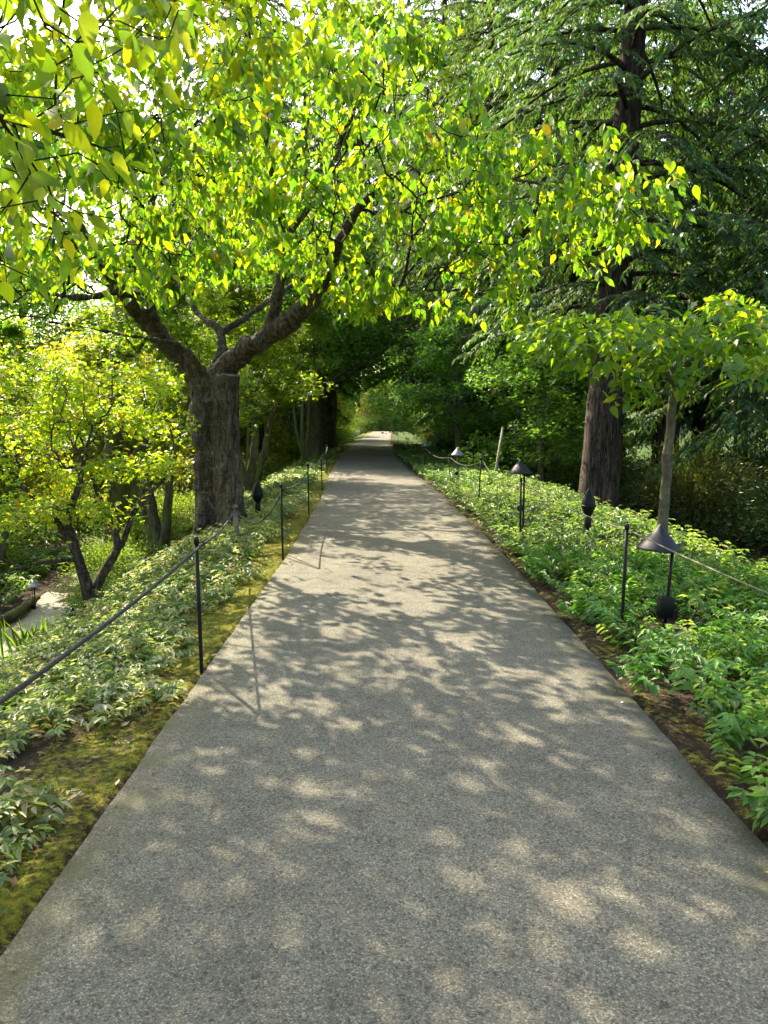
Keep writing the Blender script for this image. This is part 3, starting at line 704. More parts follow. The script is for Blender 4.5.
# ------------------------------------------------------------------ conifers
def make_conifer(name, loc, label, h, tr, zb, bl, nb, trunk_pts=None, group=None, dense=1.0, seed=1):
    root = empty(name, loc, label, 'tree', group); rg = np.random.default_rng(seed)
    tp = np.array(trunk_pts if trunk_pts is not None else [(0, 0, -.4), (0, 0, h * .3), (.1, 0, h * .7), (0, 0, h)], float)
    m = 40; s = np.linspace(0, 1, m); zz = tp[:, 2]
    zs = zz[0] + (zz[-1] - zz[0]) * s
    TP = np.stack([np.interp(zs, zz, tp[:, 0]), np.interp(zs, zz, tp[:, 1]), zs], -1)
    rr = np.interp(zs, [zz[0], .5, 2, h * .5, h], [tr * 1.2, tr * 1.05, tr, tr * .55, .03])
    big = Acc(); big.tube(TP, rr, 18, lump=.06, lscale=1.6)
    NP_, NA, NS = [], [], []
    for k in range(nb):
        t = (k + rg.uniform(0, .8)) / nb; z = zb + (h - zb) * t; a = k * 2.39996 + rg.uniform(-.3, .3)
        L = bl * (1 - t) ** .7 * rg.uniform(.7, 1.12) * (.65 + .35 * min(1, t * 6)) + .3
        c0 = np.array([np.interp(z, zz, tp[:, 0]), np.interp(z, zz, tp[:, 1]), z]); d = np.array([math.cos(a), math.sin(a), 0]); sd_ = np.array([-d[1], d[0], 0])
        u = np.linspace(0, 1, 9)
        lift = rg.uniform(.05, .3); drop = rg.uniform(.35, .65)
        sway = rg.uniform(-.15, .15)
        BP = c0 + d * (u * L)[:, None] + sd_ * (sway * L * u * u)[:, None] + np.array([0, 0, 1.]) * (L * (lift * u - drop * u * u))[:, None]
        big.tube(BP, .012 + (.011 * L + .008) * (1 - u), 4 if L < 2 else 5)
        ns = int(L / .17)
        for j in range(ns):
            uu = (j + rg.uniform(0, 1)) / ns
            if uu < .16: continue
            b = np.array([np.interp(uu, u, BP[:, q]) for q in range(3)])
            side = 1 if j % 2 else -1
            l2 = L * .33 * (1 - .65 * uu) * rg.uniform(.6, 1.2) + .12
            d2 = d * rg.uniform(.5, 1.0) + sd_ * side * rg.uniform(.6, 1.1); d2 /= np.linalg.norm(d2)
            m2 = max(4, int(l2 / .024 * dense)); v = (np.arange(m2) + rg.uniform(0, 1, m2)) / m2
            dr2 = rg.uniform(.35, .8)
            pts = b + d2 * (v * l2)[:, None] + np.array([0, 0, -1.]) * (l2 * dr2 * v * v)[:, None]
            tang = d2 + np.array([0, 0, -1.]) * (2 * dr2 * v)[:, None]
            s3 = np.cross(tang, [0, 0, 1.]); s3 = nrm(s3)
            sg = np.where(np.arange(m2) % 2 == 0, 1, -1)[:, None]
            dirn = nrm(tang) * .7 + s3 * sg * rg.uniform(.4, 1.0, (m2, 1)) + np.array([0, 0, -.35]) * rg.uniform(0, 1, (m2, 1))
            NP_.append(pts); NA.append(dirn); NS.append(np.full(m2, 1.0))
    big.build('trunk', M['fir_bark'], root)
    P = np.vstack(NP_); A = np.vstack(NA); n = len(P)
    Ls = rg.uniform(.10, .24, n); Nn = np.array([0, 0, 1.]) + rg.normal(0, .35, (n, 3))
    V, Q, nv = leaves(P, A, Nn, Ls, Ls * .27, simple=True, droop=.25)
    mesh_np('crown', V, Q, M['needle'], root, colors=np.repeat(palette(n, CN, None, .18), nv, 0))
    return root

fz = float(H(5.1, 18)) - .3
def lx(px, py, Y): p = at(px, py, Y); return (p[0], p[1] - 18, p[2] - fz)
base = at(598, 500, 18)
tp = [(base[0] - .15, 0, -.3), (*lx(598, 500, 18),), (*lx(612, 330, 18),), (*lx(622, 190, 18),), (*lx(636, 0, 18),), (6.3, 0, 24)]
tp = [(p[0] - base[0], p[1] * 0, p[2]) for p in tp]
firH = make_conifer('fir_tree', (base[0], 18, fz), 'tall fir with the thick reddish brown trunk standing behind the right bed', 24, .45, 5.2, 5.2, 120, trunk_pts=tp, seed=3)
firA = make_conifer('fir_tree', (10.2, 16.5, float(H(10.2, 16.5)) - .2), 'fir at the right edge whose long drooping boughs cross the top right corner', 22, .36, 3.6, 5.4, 150, group=None, seed=5)

# ------------------------------------------------------------------ shrubs, ferns, irises
def make_shrub(name, loc, label, r, h, pal, leafL, Wr, n, mt='leaf_thick', group=None, cat='shrub', shape=.35, flat=.6):
    root = empty(name, loc, label, cat, group)
    st = Acc(); 
    at_ = []
    for k in range(7):
        a = k * 2.4; d = r * .5 * rng.uniform(.4, 1.1)
        at_.append(ell((math.cos(a) * d, math.sin(a) * d, h * rng.uniform(.4, .68)), (r * .55, r * .55, h * .36), 34, shape))
    seeds_ = [([(0, 0, -.1), (.02, 0, h * .25), (0, .03, h * .5)], [.05, .04, .02])]
    g = grow([(np.array(p, float), q, None) for p, q in seeds_], np.vstack(at_), step=.2, wig=.08, pl=.1, tip=.004)
    wood_mesh(g, st); st.build('stem', M['twig'], root)
    X = g['X']; ends = X[rng.choice(len(X), n)] + rng.normal(0, .13 * r, (n, 3)) * np.array([1, 1, .8])
    ends[:, 2] = np.abs(ends[:, 2]) + .02
    out = ends - np.array([0, 0, h * .35])
    A = nrm(out) + rng.normal(0, .45, (n, 3)); Ls = leafL * rng.uniform(.6, 1.2, n)
    V, Q, nv = leaves(ends, A, rdir(n, 1.2), Ls, Ls * Wr)
    mesh_np('foliage', V, Q, M[mt], root, colors=np.repeat(palette(n, pal, None, .15), nv, 0))
    return root

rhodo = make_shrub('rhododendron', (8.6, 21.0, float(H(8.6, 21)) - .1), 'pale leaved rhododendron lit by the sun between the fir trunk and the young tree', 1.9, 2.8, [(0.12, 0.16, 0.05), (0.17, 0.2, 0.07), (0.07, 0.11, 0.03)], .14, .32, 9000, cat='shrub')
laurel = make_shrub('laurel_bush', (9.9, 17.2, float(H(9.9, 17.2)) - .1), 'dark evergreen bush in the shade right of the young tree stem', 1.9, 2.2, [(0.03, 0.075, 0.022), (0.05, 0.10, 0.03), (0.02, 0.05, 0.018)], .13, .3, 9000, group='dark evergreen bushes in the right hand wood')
bush = make_shrub('bush', (-6.2, 17, -2.35), 'rounded green bush by the lower path, under the cherry limbs', 1.1, 1.3, [(0.05, 0.11, 0.03), (0.08, 0.15, 0.04), (0.11, 0.17, 0.05)], .07, .35, 7000, mt='leaf', group='bushes in the lower garden')

def make_fern(name, loc, label, L, nf, pal, group, cat='fern'):
    root = empty(name, loc, label, cat, group)
    Vp, Ap, Np, Lp = [], [], [], []; st = Acc()
    for k in range(nf):
        a = k * 2.4 + rng.uniform(-.2, .2); d = np.array([math.cos(a), math.sin(a), 0]); s = np.array([-d[1], d[0], 0]); l = L * rng.uniform(.7, 1.1); up = rng.uniform(.5, 1.0)
        u = np.linspace(0, 1, 26)
        R_ = d * (u * l * .85)[:, None] + np.array([0, 0, 1.]) * (l * (up * u - up * .85 * u ** 2.2))[:, None]
        st.tube(R_[::3], .006 * (1 - .7 * u[::3]), 3)
        w_ = l * .20 * np.sin(np.pi * np.clip(u * .92 + .08, 0, 1)) ** .8
        for sg in (-1, 1):
            Vp.append(R_[2:]); Ap.append(np.repeat((s * sg + d * .35)[None], 24, 0) + rng.normal(0, .08, (24, 3)) + [0, 0, -.1]); Lp.append(w_[2:] + .01)
            Np.append(np.repeat(np.array([[0, 0, 1.]]) - d * .3, 24, 0))
    st.build('stalks', M['twig'], root)
    P = np.vstack(Vp); A = np.vstack(Ap); Ls = np.concatenate(Lp)
    V, Q, nv = leaves(P, A, np.vstack(Np), Ls, np.maximum(Ls * .26, .012), simple=True)
    mesh_np('fronds', V, Q, M['leaf'], root, colors=np.repeat(palette(len(P), pal, None, .12), nv, 0)); return root
fern = make_fern('fern', (-5.2, 13.2, float(H(-5.2, 13.2))), 'fern on the bank below the cherry, right of the gold maple stems', .9, 16, [(0.06, 0.13, 0.03), (0.08, 0.16, 0.04)], 'ferns in the lower garden')

def make_iris(loc, label, group, hgt=.7, n=46):
    root = empty('iris_clump', loc, label, 'plant', group)
    P = np.stack([rng.normal(0, .12, n), rng.normal(0, .12, n), np.zeros(n)], -1)
    A = np.stack([rng.normal(0, .25, n), rng.normal(0, .25, n), np.ones(n)], -1); Ls = hgt * rng.uniform(.6, 1.1, n)
    V, Q, nv = leaves(P, A, rdir(n, 0, .1), Ls, np.full(n, .03), fold=.2, droop=.1)
    mesh_np('blades', V, Q, M['leaf'], root, colors=np.repeat(palette(n, [(0.05, 0.12, 0.03), (0.08, 0.15, 0.035)], None, .1), nv, 0)); return root
iris = make_iris((-5.15, 10.9, -1.9), 'sword leaved iris clump left of the maple stems, beside the lower path', 'iris clumps by the lower path')
for x, y, lb in ((-4.9, 10.3, 'sword leaved iris clump just right of the bend of the lower path'), (-5.3, 11.8, 'sword leaved iris clump behind the maple stems')):
    copy_thing(iris, (x, y, float(H(x, y)) - .02), lb, rz=random.random() * 6, s=.95)

# ------------------------------------------------------------------ ground cover
def sprigs(name, pts, z, L, nl, leafL, Wr, pal, wts, label, m='leaf_bed', arch=.5, jit=.15, litter=None, fallen=0.):
    """pts (n,2): each a short arching stem with opposite leaf pairs and a top rosette"""
    n = len(pts)
    a = rng.uniform(0, 6.28, n); d = np.stack([np.cos(a), np.sin(a), np.zeros(n)], -1)
    s = np.stack([-np.sin(a), np.cos(a), np.zeros(n)], -1)
    base = np.concatenate([pts, z[:, None]], 1); ll = L * rng.uniform(.6, 1.25, n)
    Ps, As, Ns, Ls, Cs = [], [], [], [], []
    pc = palette(n, pal, wts, jit)
    for k in range(nl):
        t = .35 + .65 * k / (nl - 1)
        p = base + d * (ll * arch * t * t)[:, None] + np.array([0, 0, 1.]) * (ll * (t - .28 * t * t))[:, None]
        for sg in (-1, 1):
            sz = leafL * rng.uniform(.7, 1.15, n) * (1.0 if k < nl - 1 else .8)
            dirn = s * sg * rng.uniform(.7, 1.1, (n, 1)) + d * rng.uniform(.2, .8, (n, 1)) + rng.normal(0, .18, (n, 3)) + np.array([0, 0, -.12])
            Ps.append(p + rng.normal(0, .004, (n, 3))); As.append(dirn); Ns.append(np.array([0, 0, 1.]) + d * .3 + rng.normal(0, .22, (n, 3)))
            Ls.append(sz); Cs.append(pc * rng.uniform(.85, 1.15, (n, 1)))
    # terminal leaf
    Ps.append(p); As.append(d + np.array([0, 0, .1]) + rng.normal(0, .2, (n, 3))); Ns.append(np.array([0, 0, 1.]) + rng.normal(0, .2, (n, 3))); Ls.append(leafL * rng.uniform(.6, 1, n)); Cs.append(pc * 1.12)
    P = np.vstack(Ps); Lz = np.concatenate(Ls); Cc = np.vstack(Cs)
    V, Q, nv = leaves(P, np.vstack(As), np.vstack(Ns), Lz, Lz * Wr, fold=.18, droop=.2)
    o = mesh_np(name, V, Q, M[m], colors=np.repeat(Cc, nv, 0)); tag(o, label, 'ground cover', kind='stuff'); return o

def field(x0, x1, y0, y1, dens, keep=None, rel_to=None):
    A = (x1 - x0) * (y1 - y0); n = int(A * dens); p = np.stack([rng.uniform(x0, x1, n), rng.uniform(y0, y1, n)], -1)
    return p

def right_pts(y0, y1, dens, dmax):
    p = field(.05, dmax, y0, y1, dens); d = p[:, 0].copy(); p[:, 0] = d + cxp(p[:, 1]) + HW
    edge = .08 + .07 * np.sin(p[:, 1] * 1.3) + .10 * np.sin(p[:, 1] * 3.7 + 1) + .06 * np.sin(p[:, 1] * 9)
    k = (d > edge); return p[k]
RQ = [(0.10, 0.17, 0.045), (0.135, 0.20, 0.06), (0.07, 0.13, 0.035), (0.24, 0.27, 0.11)]
RP = [(0.085, 0.19, 0.032), (0.115, 0.22, 0.038), (0.055, 0.14, 0.026), (0.22, 0.28, 0.06)]
p1 = right_pts(.8, 8.5, 130, 4.6); p2 = right_pts(8.5, 18, 60, 4.4); p3 = right_pts(18, 45, 34, 4.0)
def gz(p): return H(p[:, 0], p[:, 1])
def rise(p, amp=.1):
    return amp * (np.sin(p[:, 0] * 1.9 + p[:, 1] * 1.3) + np.sin(p[:, 0] * 4.1 - p[:, 1] * 2.9) * .6)
lp_ = at(667, 640, 5.85)[:2] - [.03, .12]; k = np.linalg.norm((p1 - lp_) * [1, .75], axis=1) > .27; p1 = p1[k]
sprigs('ground_cover', p1, gz(p1) + rise(p1, .035), .31, 6, .074, .42, RP, [4, 4, 2, .8], 'low bright green leafy ground cover filling the near part of the bed right of the path')
sprigs('ground_cover', p2, gz(p2) + rise(p2, .04), .36, 5, .095, .45, RQ, [4, 4, 2, .8], 'low green ground cover of the right bed around the second lamp')
sprigs('ground_cover', p3, gz(p3), .38, 4, .13, .5, RQ, [4, 4, 2, .8], 'distant part of the leafy bed along the right of the path')

LP = [(0.20, 0.24, 0.10), (0.13, 0.19, 0.06), (0.085, 0.14, 0.045), (0.32, 0.33, 0.19), (0.27, 0.2, 0.09)]
def left_pts(y0, y1, dens, dmin, dmax):
    p = field(0, dmax, y0, y1, dens); d = p[:, 0].copy(); p[:, 0] = cxp(p[:, 1]) - HW - d
    edge = dmin(p[:, 1]) + .10 * np.sin(p[:, 1] * 2.3) + .09 * np.sin(p[:, 1] * 5.1 + 2)
    nz = np.array([mnoise.noise(Vector((a * 1.6, b * 1.6, 0))) for a, b in p])
    k = (d > edge) & (nz + rng.uniform(-.1, .1, len(p)) > np.interp(d - edge, [0, .5, 1.0], [-.22, -.5, -.85]))
    k &= (d < 2.75) | (p[:, 1] > 11); return p[k]
dm = lambda y: np.interp(y, [0, 2.5, 4, 6, 9, 14, 40], [.24, .20, .20, .36, .36, .3, .2])
p1 = left_pts(1.6, 7.5, 210, dm, 3.4); p2 = left_pts(7.5, 16, 110, dm, 3.4); p3 = left_pts(16, 45, 32, dm, 3.2)
sprigs('ground_cover', p1, gz(p1), .15, 4, .060, .46, LP, [3, 4, 4, 1.2, .35], 'pale mottled leafy ground cover on the near bank left of the path', arch=.8)
sprigs('ground_cover', p2, gz(p2), .20, 4, .078, .48, LP, [3, 4, 4, 1.6, .5], 'sunlit pale ground cover around the foot of the cherry tree', arch=.8)
sprigs('ground_cover', p3, gz(p3), .25, 4, .115, .5, LP, [3, 4, 4, 1.2, .2], 'distant leafy strip along the left of the path', arch=.8)
# undergrowth in the lower garden and wood floor
q = np.vstack([field(-30, -5.2, 9, 22, 18), field(-30, -4.9, 20, 55, 3)]); lpx = np.interp(q[:, 1], [4, 10, 16, 30, 58, 75], [-5.6, -6.0, -7.2, -8.3, -9.8, -10.5])
q = q[(np.abs(q[:, 0] - lpx) > .82)]
q = q[~((q[:, 1] > 26) & (q[:, 0] > -14) & (rng.uniform(0, 1, len(q)) < .8))]
sprigs('undergrowth', q, gz(q), .40, 4, .17, .4, MG + [(0.12, 0.19, 0.05)], None, 'mixed green undergrowth either side of the lower garden path')
q = np.vstack([field(5.2, 30, 6, 26, 4), field(4.2, 30, 26, 60, 2.0), field(4.2, 34, 60, 112, .9)])
sprigs('undergrowth', q, gz(q), .40, 4, .18, .35, CN + SH, None, 'dark undergrowth on the wood floor beyond the right bed')

# fallen leaves
def litter(name, P, label, L, pal):
    n = len(P); A = rdir(n, 0, .15); V, Q, nv = leaves(P, A, rdir(n, 2.2), L * rng.uniform(.5, 1.2, n), L * .5 * rng.uniform(.7, 1.2, n), fold=.25, droop=-.15)
    o = mesh_np(name, V, Q, M['leaf_thick'], colors=np.repeat(palette(n, pal, None, .2), nv, 0)); tag(o, label, 'leaves', kind='stuff')
BR = [(0.20, 0.10, 0.04), (0.12, 0.06, 0.03), (0.32, 0.18, 0.07), (0.35, 0.28, 0.06), (.07, .04, .025)]
q = field(0, 2.6, 1.5, 16, 26); d = q[:, 0].copy(); q[:, 0] = cxp(q[:, 1]) - HW - d - .03
litter('fallen_leaves', np.concatenate([q, (gz(q) + .012 + .05 * rng.uniform(0, 1, len(q)) * (d > .6))[:, None]], 1), 'brown fallen leaves lying among the plants left of the path', .055, BR)
q = field(0, .5, 1.5, 20, 30); q[:, 0] += cxp(q[:, 1]) + HW + .03
litter('fallen_leaves', np.concatenate([q, (gz(q) + .012)[:, None]], 1), 'brown fallen leaves along the right edge of the path', .045, BR)
q = field(-1.26, 1.26, 1.5, 16, 5); q[:, 0] += cxp(q[:, 1])
litter('fallen_leaves', np.concatenate([q, np.full((len(q), 1), .018)], 1), 'few small brown leaf scraps scattered on the path', .016, [(.05, .035, .025), (.09, .06, .035)])
q = np.vstack([field(.0, .55, 1.4, 9, 70)]); dd_ = q[:, 0].copy(); q[:, 0] = cxp(q[:, 1]) - HW - dd_ - .01
q2 = field(.0, .4, 1.4, 9, 60); q2[:, 0] += cxp(q2[:, 1]) + HW + .02; q = np.vstack([q, q2])
nz = np.array([mnoise.noise(Vector((a * 5, b * 5, 9))) for a, b in q]); q = q[nz > .02]
sprigs('weeds', q, gz(q), .045, 3, .020, .55, [(.10, .15, .03), (.07, .12, .025), (.15, .17, .03)], None, 'tiny weeds and seedlings growing in the moss along the path edges', arch=.9)
q = np.vstack([field(.0, .16, 1.4, 14, 30)]); q[:, 0] = cxp(q[:, 1]) - HW + q[:, 0] + .02
q2 = field(.0, .16, 1.4, 14, 30); q2[:, 0] = cxp(q2[:, 1]) + HW - q2[:, 0] - .02; q = np.vstack([q, q2])
litter('leaf_scraps', np.concatenate([q, np.full((len(q), 1), .018)], 1), 'small dry leaf scraps gathered along both edges of the path', .024, [(.12, .07, .035), (.2, .12, .05), (.07, .05, .03), (.24, .2, .06)])
# moss tufts
q = np.vstack([field(0.0, .95, 1.5, 12, 2600)]); d = q[:, 0].copy(); q[:, 0] = cxp(q[:, 1]) - HW - d - .02
nz = np.array([mnoise.noise(Vector((a * 3.5, b * 3.5, 0))) for a, b in q]); k = nz > np.interp(d, [0, .3, .95], [-.25, -.05, .35]); q = q[k]
n = len(q); P = np.concatenate([q, gz(q)[:, None]], 1)
V, Q, nv = leaves(P, rdir(n, 1.6), rdir(n), rng.uniform(.006, .014, n), np.full(n, .005), simple=True)
o = mesh_np('moss', V, Q, M['leaf'], colors=np.repeat(palette(n, [(0.06, .07, .01), (.04, .06, .008), (.08, .08, .012)], None, .15), nv, 0)); tag(o, 'yellow green moss beside the left edge of the path', 'moss', kind='stuff')

# ------------------------------------------------------------------ fence posts and ropes
def make_post(loc, label, hgt, lean=(0, 0), group='rope fence posts', ring=True):
    root = empty('rope_post', loc, label, 'post', group)
    top = np.array([lean[0], lean[1], hgt])
    a = Acc(); a.tube([(0, 0, -.12), (0, 0, 0), top * .5, top], [.0125, .0125, .0125, .0125], 10); a.build('rod', M['black_metal'], root)
    c = Acc(); c.lathe([(0, .028), (.012, .024), (.0175, .012), (.0175, -.02), (.0125, -.024)], top, 12); c.build('cap', M['black_metal'], root)
    e = Acc(); th = np.linspace(0, 2 * math.pi, 13); e.tube([top + [.024 * math.cos(t) + .03, 0, .024 * math.sin(t) - .03] for t in th], [.004] * 13, 6, cap=False); e.build('eyelet', M['black_metal'], root)
    return root, np.array(loc, float) + top + [.03, 0, -.03]
def ropeline(name, pts, sags, m, r, label):
    a = Acc(); PP = []
    for k in range(len(pts) - 1):
        u = np.linspace(0, 1, 15)[:(15 if k == len(pts) - 2 else 14)]
        q = pts[k] + (pts[k + 1] - pts[k]) * u[:, None]; q[:, 2] -= sags[k] * 4 * u * (1 - u); PP.append(q)
    PP = np.vstack(PP); a.tube(PP, [r] * len(PP), 8); o = a.build(name, M[m], loc=PP[0]); tag(o, label, 'rope'); return o
LPOST = [((205, 672), 4.80, .86, 'black rope post at the left path edge, nearest to the viewer'), ((283, 558), 8.9, .86, 'second black rope post of the left row, right of the cherry trunk'),
         ((309, 515), 13.2, .86, 'third black rope post of the left row'), ((322, 490), 18, .86, 'fourth black rope post of the left row'), ((327, 474), 23, .86, 'farthest black rope post of the left row')]
tops = []
rt, t0 = make_post((-1.17, .75, -.02), 'black rope post left of the path just outside the frame', .86)
tops.append(t0)
for (px, py), Y, hh, lb in LPOST:
    p = at(px, py, Y); x = min(p[0], float(cxp(Y)) - HW - .03)
    rt, t_ = make_post((x, Y, float(H(x, Y)) - .01), lb, hh, (-.01, 0)); tops.append(t_)
# short wooden stub by the tree
sp = at(237, 545, 10.9); sz = float(H(sp[0], 10.9))
root = empty('rope_post', (sp[0], 10.9, sz), 'short weathered wooden stub post in front of the cherry trunk', 'post')
stub_top = np.array([sp[0] - .01, 10.9, at(235, 505, 10.9)[2]])
a = Acc(); a.tube([(0, 0, -.1), (0, 0, .1), stub_top - [sp[0], 10.9, sz]], [.042, .038, .034], 12, lump=.1, lscale=8); a.build('stake', M['old_wood'], root)
a = Acc(); hh = stub_top - [sp[0], 10.9, sz]; th = np.linspace(0, 6.28, 13)
for dz in (-.04, -.055, -.07): a.tube([hh + [.04 * math.cos(t), .04 * math.sin(t), dz] for t in th], [.008] * 13, 6, cap=False)
a.build('rope_wrap', M['rope_dark'], root)
stub_top = stub_top + [0, 0, -.05]
ropeline('rope', [tops[0], tops[1]], [.05], 'rope_dark', .009, 'dark rope running from the nearest left post out of the frame')
ropeline('rope', [tops[1], stub_top], [.05], 'rope_dark', .009, 'dark rope from the nearest left post to the wooden stub')
ropeline('rope', [stub_top, tops[2]], [.30], 'rope_dark', .009, 'slack rope sagging from the wooden stub towards the second left post')
ropeline('rope', tops[2:], [.10, .10, .10, .10], 'rope_dark', .009, 'dark rope along the far posts of the left row')

RPOST = [((621, 640), 5.55, 'black rope post in the right bed, left of the nearest lamp', (627, 527)), ((520, 556), 9.3, 'black rope post of the right row beside the second lamp', (521, 480)),
         ((478, 510), 13.4, 'third black rope post of the right row', (481, 459)), ((451, 488), 17.8, 'fourth black rope post of the right row, by the third lamp', (449, 456)),
         ((425, 472), 24, 'fifth black rope post of the right row', (424, 447)), ((408, 462), 31, 'sixth black rope post of the right row', (408, 438)), ((398, 452), 40, 'farthest black rope post of the right row', (398, 434))]
rt_, t0 = make_post((1.9, 1.9, -.02), 'black rope post of the right row just outside the frame', .84, (.0, 0)); rtops = [t0]
for (px, py), Y, lb, (tx, ty) in RPOST:
    p = at(px, py, Y); T_ = at(tx, ty, Y); z = float(H(p[0], Y)) - .01
    rt_, t_ = make_post((p[0], Y, z), lb, T_[2] - z, (T_[0] - p[0], 0)); rtops.append(t_)
ropeline('rope', rtops, [.03, .05, .16, .13, .12, .10, .10], 'rope_pale', .0048, 'pale thin rope strung along the posts right of the path')

# ------------------------------------------------------------------ lamps
def make_lamp(loc, label, pole_h, shade_r, shade_h, off, matn='shade_metal', box=True, group='cone shaded path lamps'):
    """off: shade centre relative to pole top; apex above"""
    root = empty('path_lamp', loc, label, 'lamp', group)
    pt = np.array([0.0, 0, pole_h])
    a = Acc(); a.tube([(0, 0, -.1), (0, 0, .1), pt * .6, pt], [.013] * 4, 12); a.build('pole', M['black_metal'], root)
    sc_ = np.array([off[0], off[1], pole_h])
    a = Acc(); r, h = shade_r, shade_h
    a.lathe([(.0, h + .012), (.012, h + .008), (.020, h - .004), (r * .25, h * .80), (r * .5, h * .56), (r * .75, h * .30), (r * .97, .012), (r, .0), (r * .985, -.006), (r * .94, .004), (r * .5, h * .44), (.02, h * .82), (0, h * .84)], sc_, 40)
    sh = a.build('shade', M[matn], root)
    a = Acc(); a.tube([sc_ + [0, 0, h * .8], sc_ + [0, 0, .02]], [.018, .022], 14); a.build('socket', M['black_metal'], root)
    a = Acc(); a.lathe([(.0, .03), (.02, .025), (.026, .0), (.02, -.02), (0, -.026)], sc_ + [0, 0, .02], 14); a.build('bulb', M['glass'], root)
    a = Acc(); a.tube([pt + [0, 0, -.05], pt + [0, 0, .012], sc_ + [0, 0, h * .42]], [.011, .011, .009], 8); a.build('bracket', M['black_metal'], root)
    if box:
        a = Acc(); w_, d_, h_ = .055, .045, .16
        bx = [(-1, -1), (1, -1), (1, 1), (-1, 1)]
        V = np.array([(x * w_ - .01, y * d_, z) for z in (.02, .02 + h_) for x, y in bx])
        a.add(V, [[3, 2, 1, 0], [4, 5, 6, 7], [0, 1, 5, 4], [1, 2, 6, 5], [2, 3, 7, 6], [3, 0, 4, 7]]); b = a.build('junction_box', M['black_metal'], root, smooth=False); bevel(b, .008)
    else:
        a = Acc(); a.tube([pt + [-.045, 0, -.02], (-.045, 0, pole_h - .40)], [.006, .006], 8); a.build('side_rod', M['black_metal'], root)
        a = Acc(); a.lathe([(0, .05), (.03, .035), (.042, 0), (.03, -.035), (0, -.05)], (-.045, 0, pole_h - .44), 14); a.build('transformer', M['black_metal'], root)
    return root
Y = 5.85; p = at(667, 640, Y); z = float(H(p[0], Y)); T_ = at(675, 549, Y); s_ = at(655, 549, Y)
l1 = make_lamp((p[0] - .02, Y, z + .07), 'nearest cone shaded path lamp with a black box at its foot, right bed', T_[2] - z - .07, .163, .18, (s_[0] - p[0] + .0, -.03))
l1.rotation_euler = (0, R(3.5), 0)
Y = 9.6; p = at(521, 552, Y); z = float(H(p[0], Y)); T_ = at(523, 473, Y); s_ = at(518.5, 473, Y)
make_lamp((p[0] + .02, Y, z), 'second cone shaded path lamp on a tall pole, right path edge', T_[2] - z, .145, .155, (s_[0] - p[0], 0), box=False)
Y = 18.4; p = at(458, 480, Y); z = float(H(p[0], Y)); T_ = at(457, 455, Y)
l3 = make_lamp((p[0], Y, z), 'third path lamp with a pale cone shade, beyond the second', T_[2] - z, .15, .17, (-.02, 0), 'pale_metal', box=False)
Y = 27; p = at(427, 462, Y); z = float(H(p[0], Y)); T_ = at(427, 446, Y)
make_lamp((p[0], Y, z), 'farthest pale path lamp of the right row', T_[2] - z, .17, .2, (-.02, 0), 'pale_metal', box=False)
p = at(38, 612, 15.6); make_lamp((p[0] - .05, 15.6, -2.3), 'small pale path lamp beside the lower path', .50, .12, .11, (0.0, 0), 'pale_metal', box=False)

# ------------------------------------------------------------------ garden spotlights
def make_spot(loc, label, sc_=1.0, hgt=.42, rz=0):
    root = empty('garden_spotlight', loc, label, 'spotlight', 'black garden spotlights', rz, sc_)
    a = Acc(); a.tube([(0, 0, -.25), (0, 0, 0), (0, 0, hgt - .14)], [.02, .02, .02], 10); a.build('stake', M['black_metal'], root)
    a = Acc(); a.lathe([(0, hgt - .16), (.04, hgt - .16), (.045, hgt - .15), (.045, hgt - .03), (.03, hgt - .01), (0.0, hgt)], sides=14); a.build('mount', M['black_metal'], root)
    a = Acc(); z = hgt
    a.lathe([(0, z - .02), (.035, z - .015), (.06, z + .03), (.086, z + .10), (.088, z + .15), (.075, z + .21), (.045, z + .275), (.018, z + .325), (.0, z + .34)], sides=20)
    b = a.build('head', M['black_metal'], root)
    a = Acc(); a.lathe([(.0875, z + .10), (.094, z + .105), (.094, z + .125), (.0885, z + .13)], sides=20); a.build('bezel', M['black_metal'], root)
    return root
p = at(588, 520, 9.8); s1 = make_spot((p[0], 9.8, at(588, 528, 9.8)[2] - .25), 'black teardrop garden spotlight in the right bed in front of the fir trunk', 1.0, .42)
p = at(258, 520, 14.0); copy_thing(s1, (p[0], 14.0, at(258, 512, 14)[2] - .3), 'black teardrop garden spotlight on the left bank between cherry trunk and second post', s=1.15)
p = at(73, 620, 11.2); copy_thing(s1, (p[0], 11.2, float(H(p[0], 11.2))), 'small black garden spotlight at the foot of the gold maple', s=.75)

# leaning pale stake in the right bed and a kerb log by the lower path
a = Acc(); A_ = at(495, 476, 20.5); B_ = at(503, 427, 20.5); a.tube([A_ - [0, 0, .3], A_, B_], [.042, .038, .03], 8, lump=.08); o = a.build('wooden_stake', M['stake'], loc=A_); tag(o, 'pale wooden stake leaning at the far side of the right bed', 'stake')
a = Acc(); A_ = at(12, 622, 14.2); B_ = at(52, 598, 16.6); A_[2] = B_[2] = -2.2; A_[0] -= .25; B_[0] -= .2; u = np.linspace(0, 1, 12)[:, None]; a.tube(A_ + (B_ - A_) * u + np.array([.12, 0, .04]) * np.sin(u * 5), np.linspace(.11, .07, 12), 12, lump=.35, lscale=5); o = a.build('mossy_log', M['mossy_bark'], loc=A_); tag(o, 'dark mossy log edging the lower path', 'log')

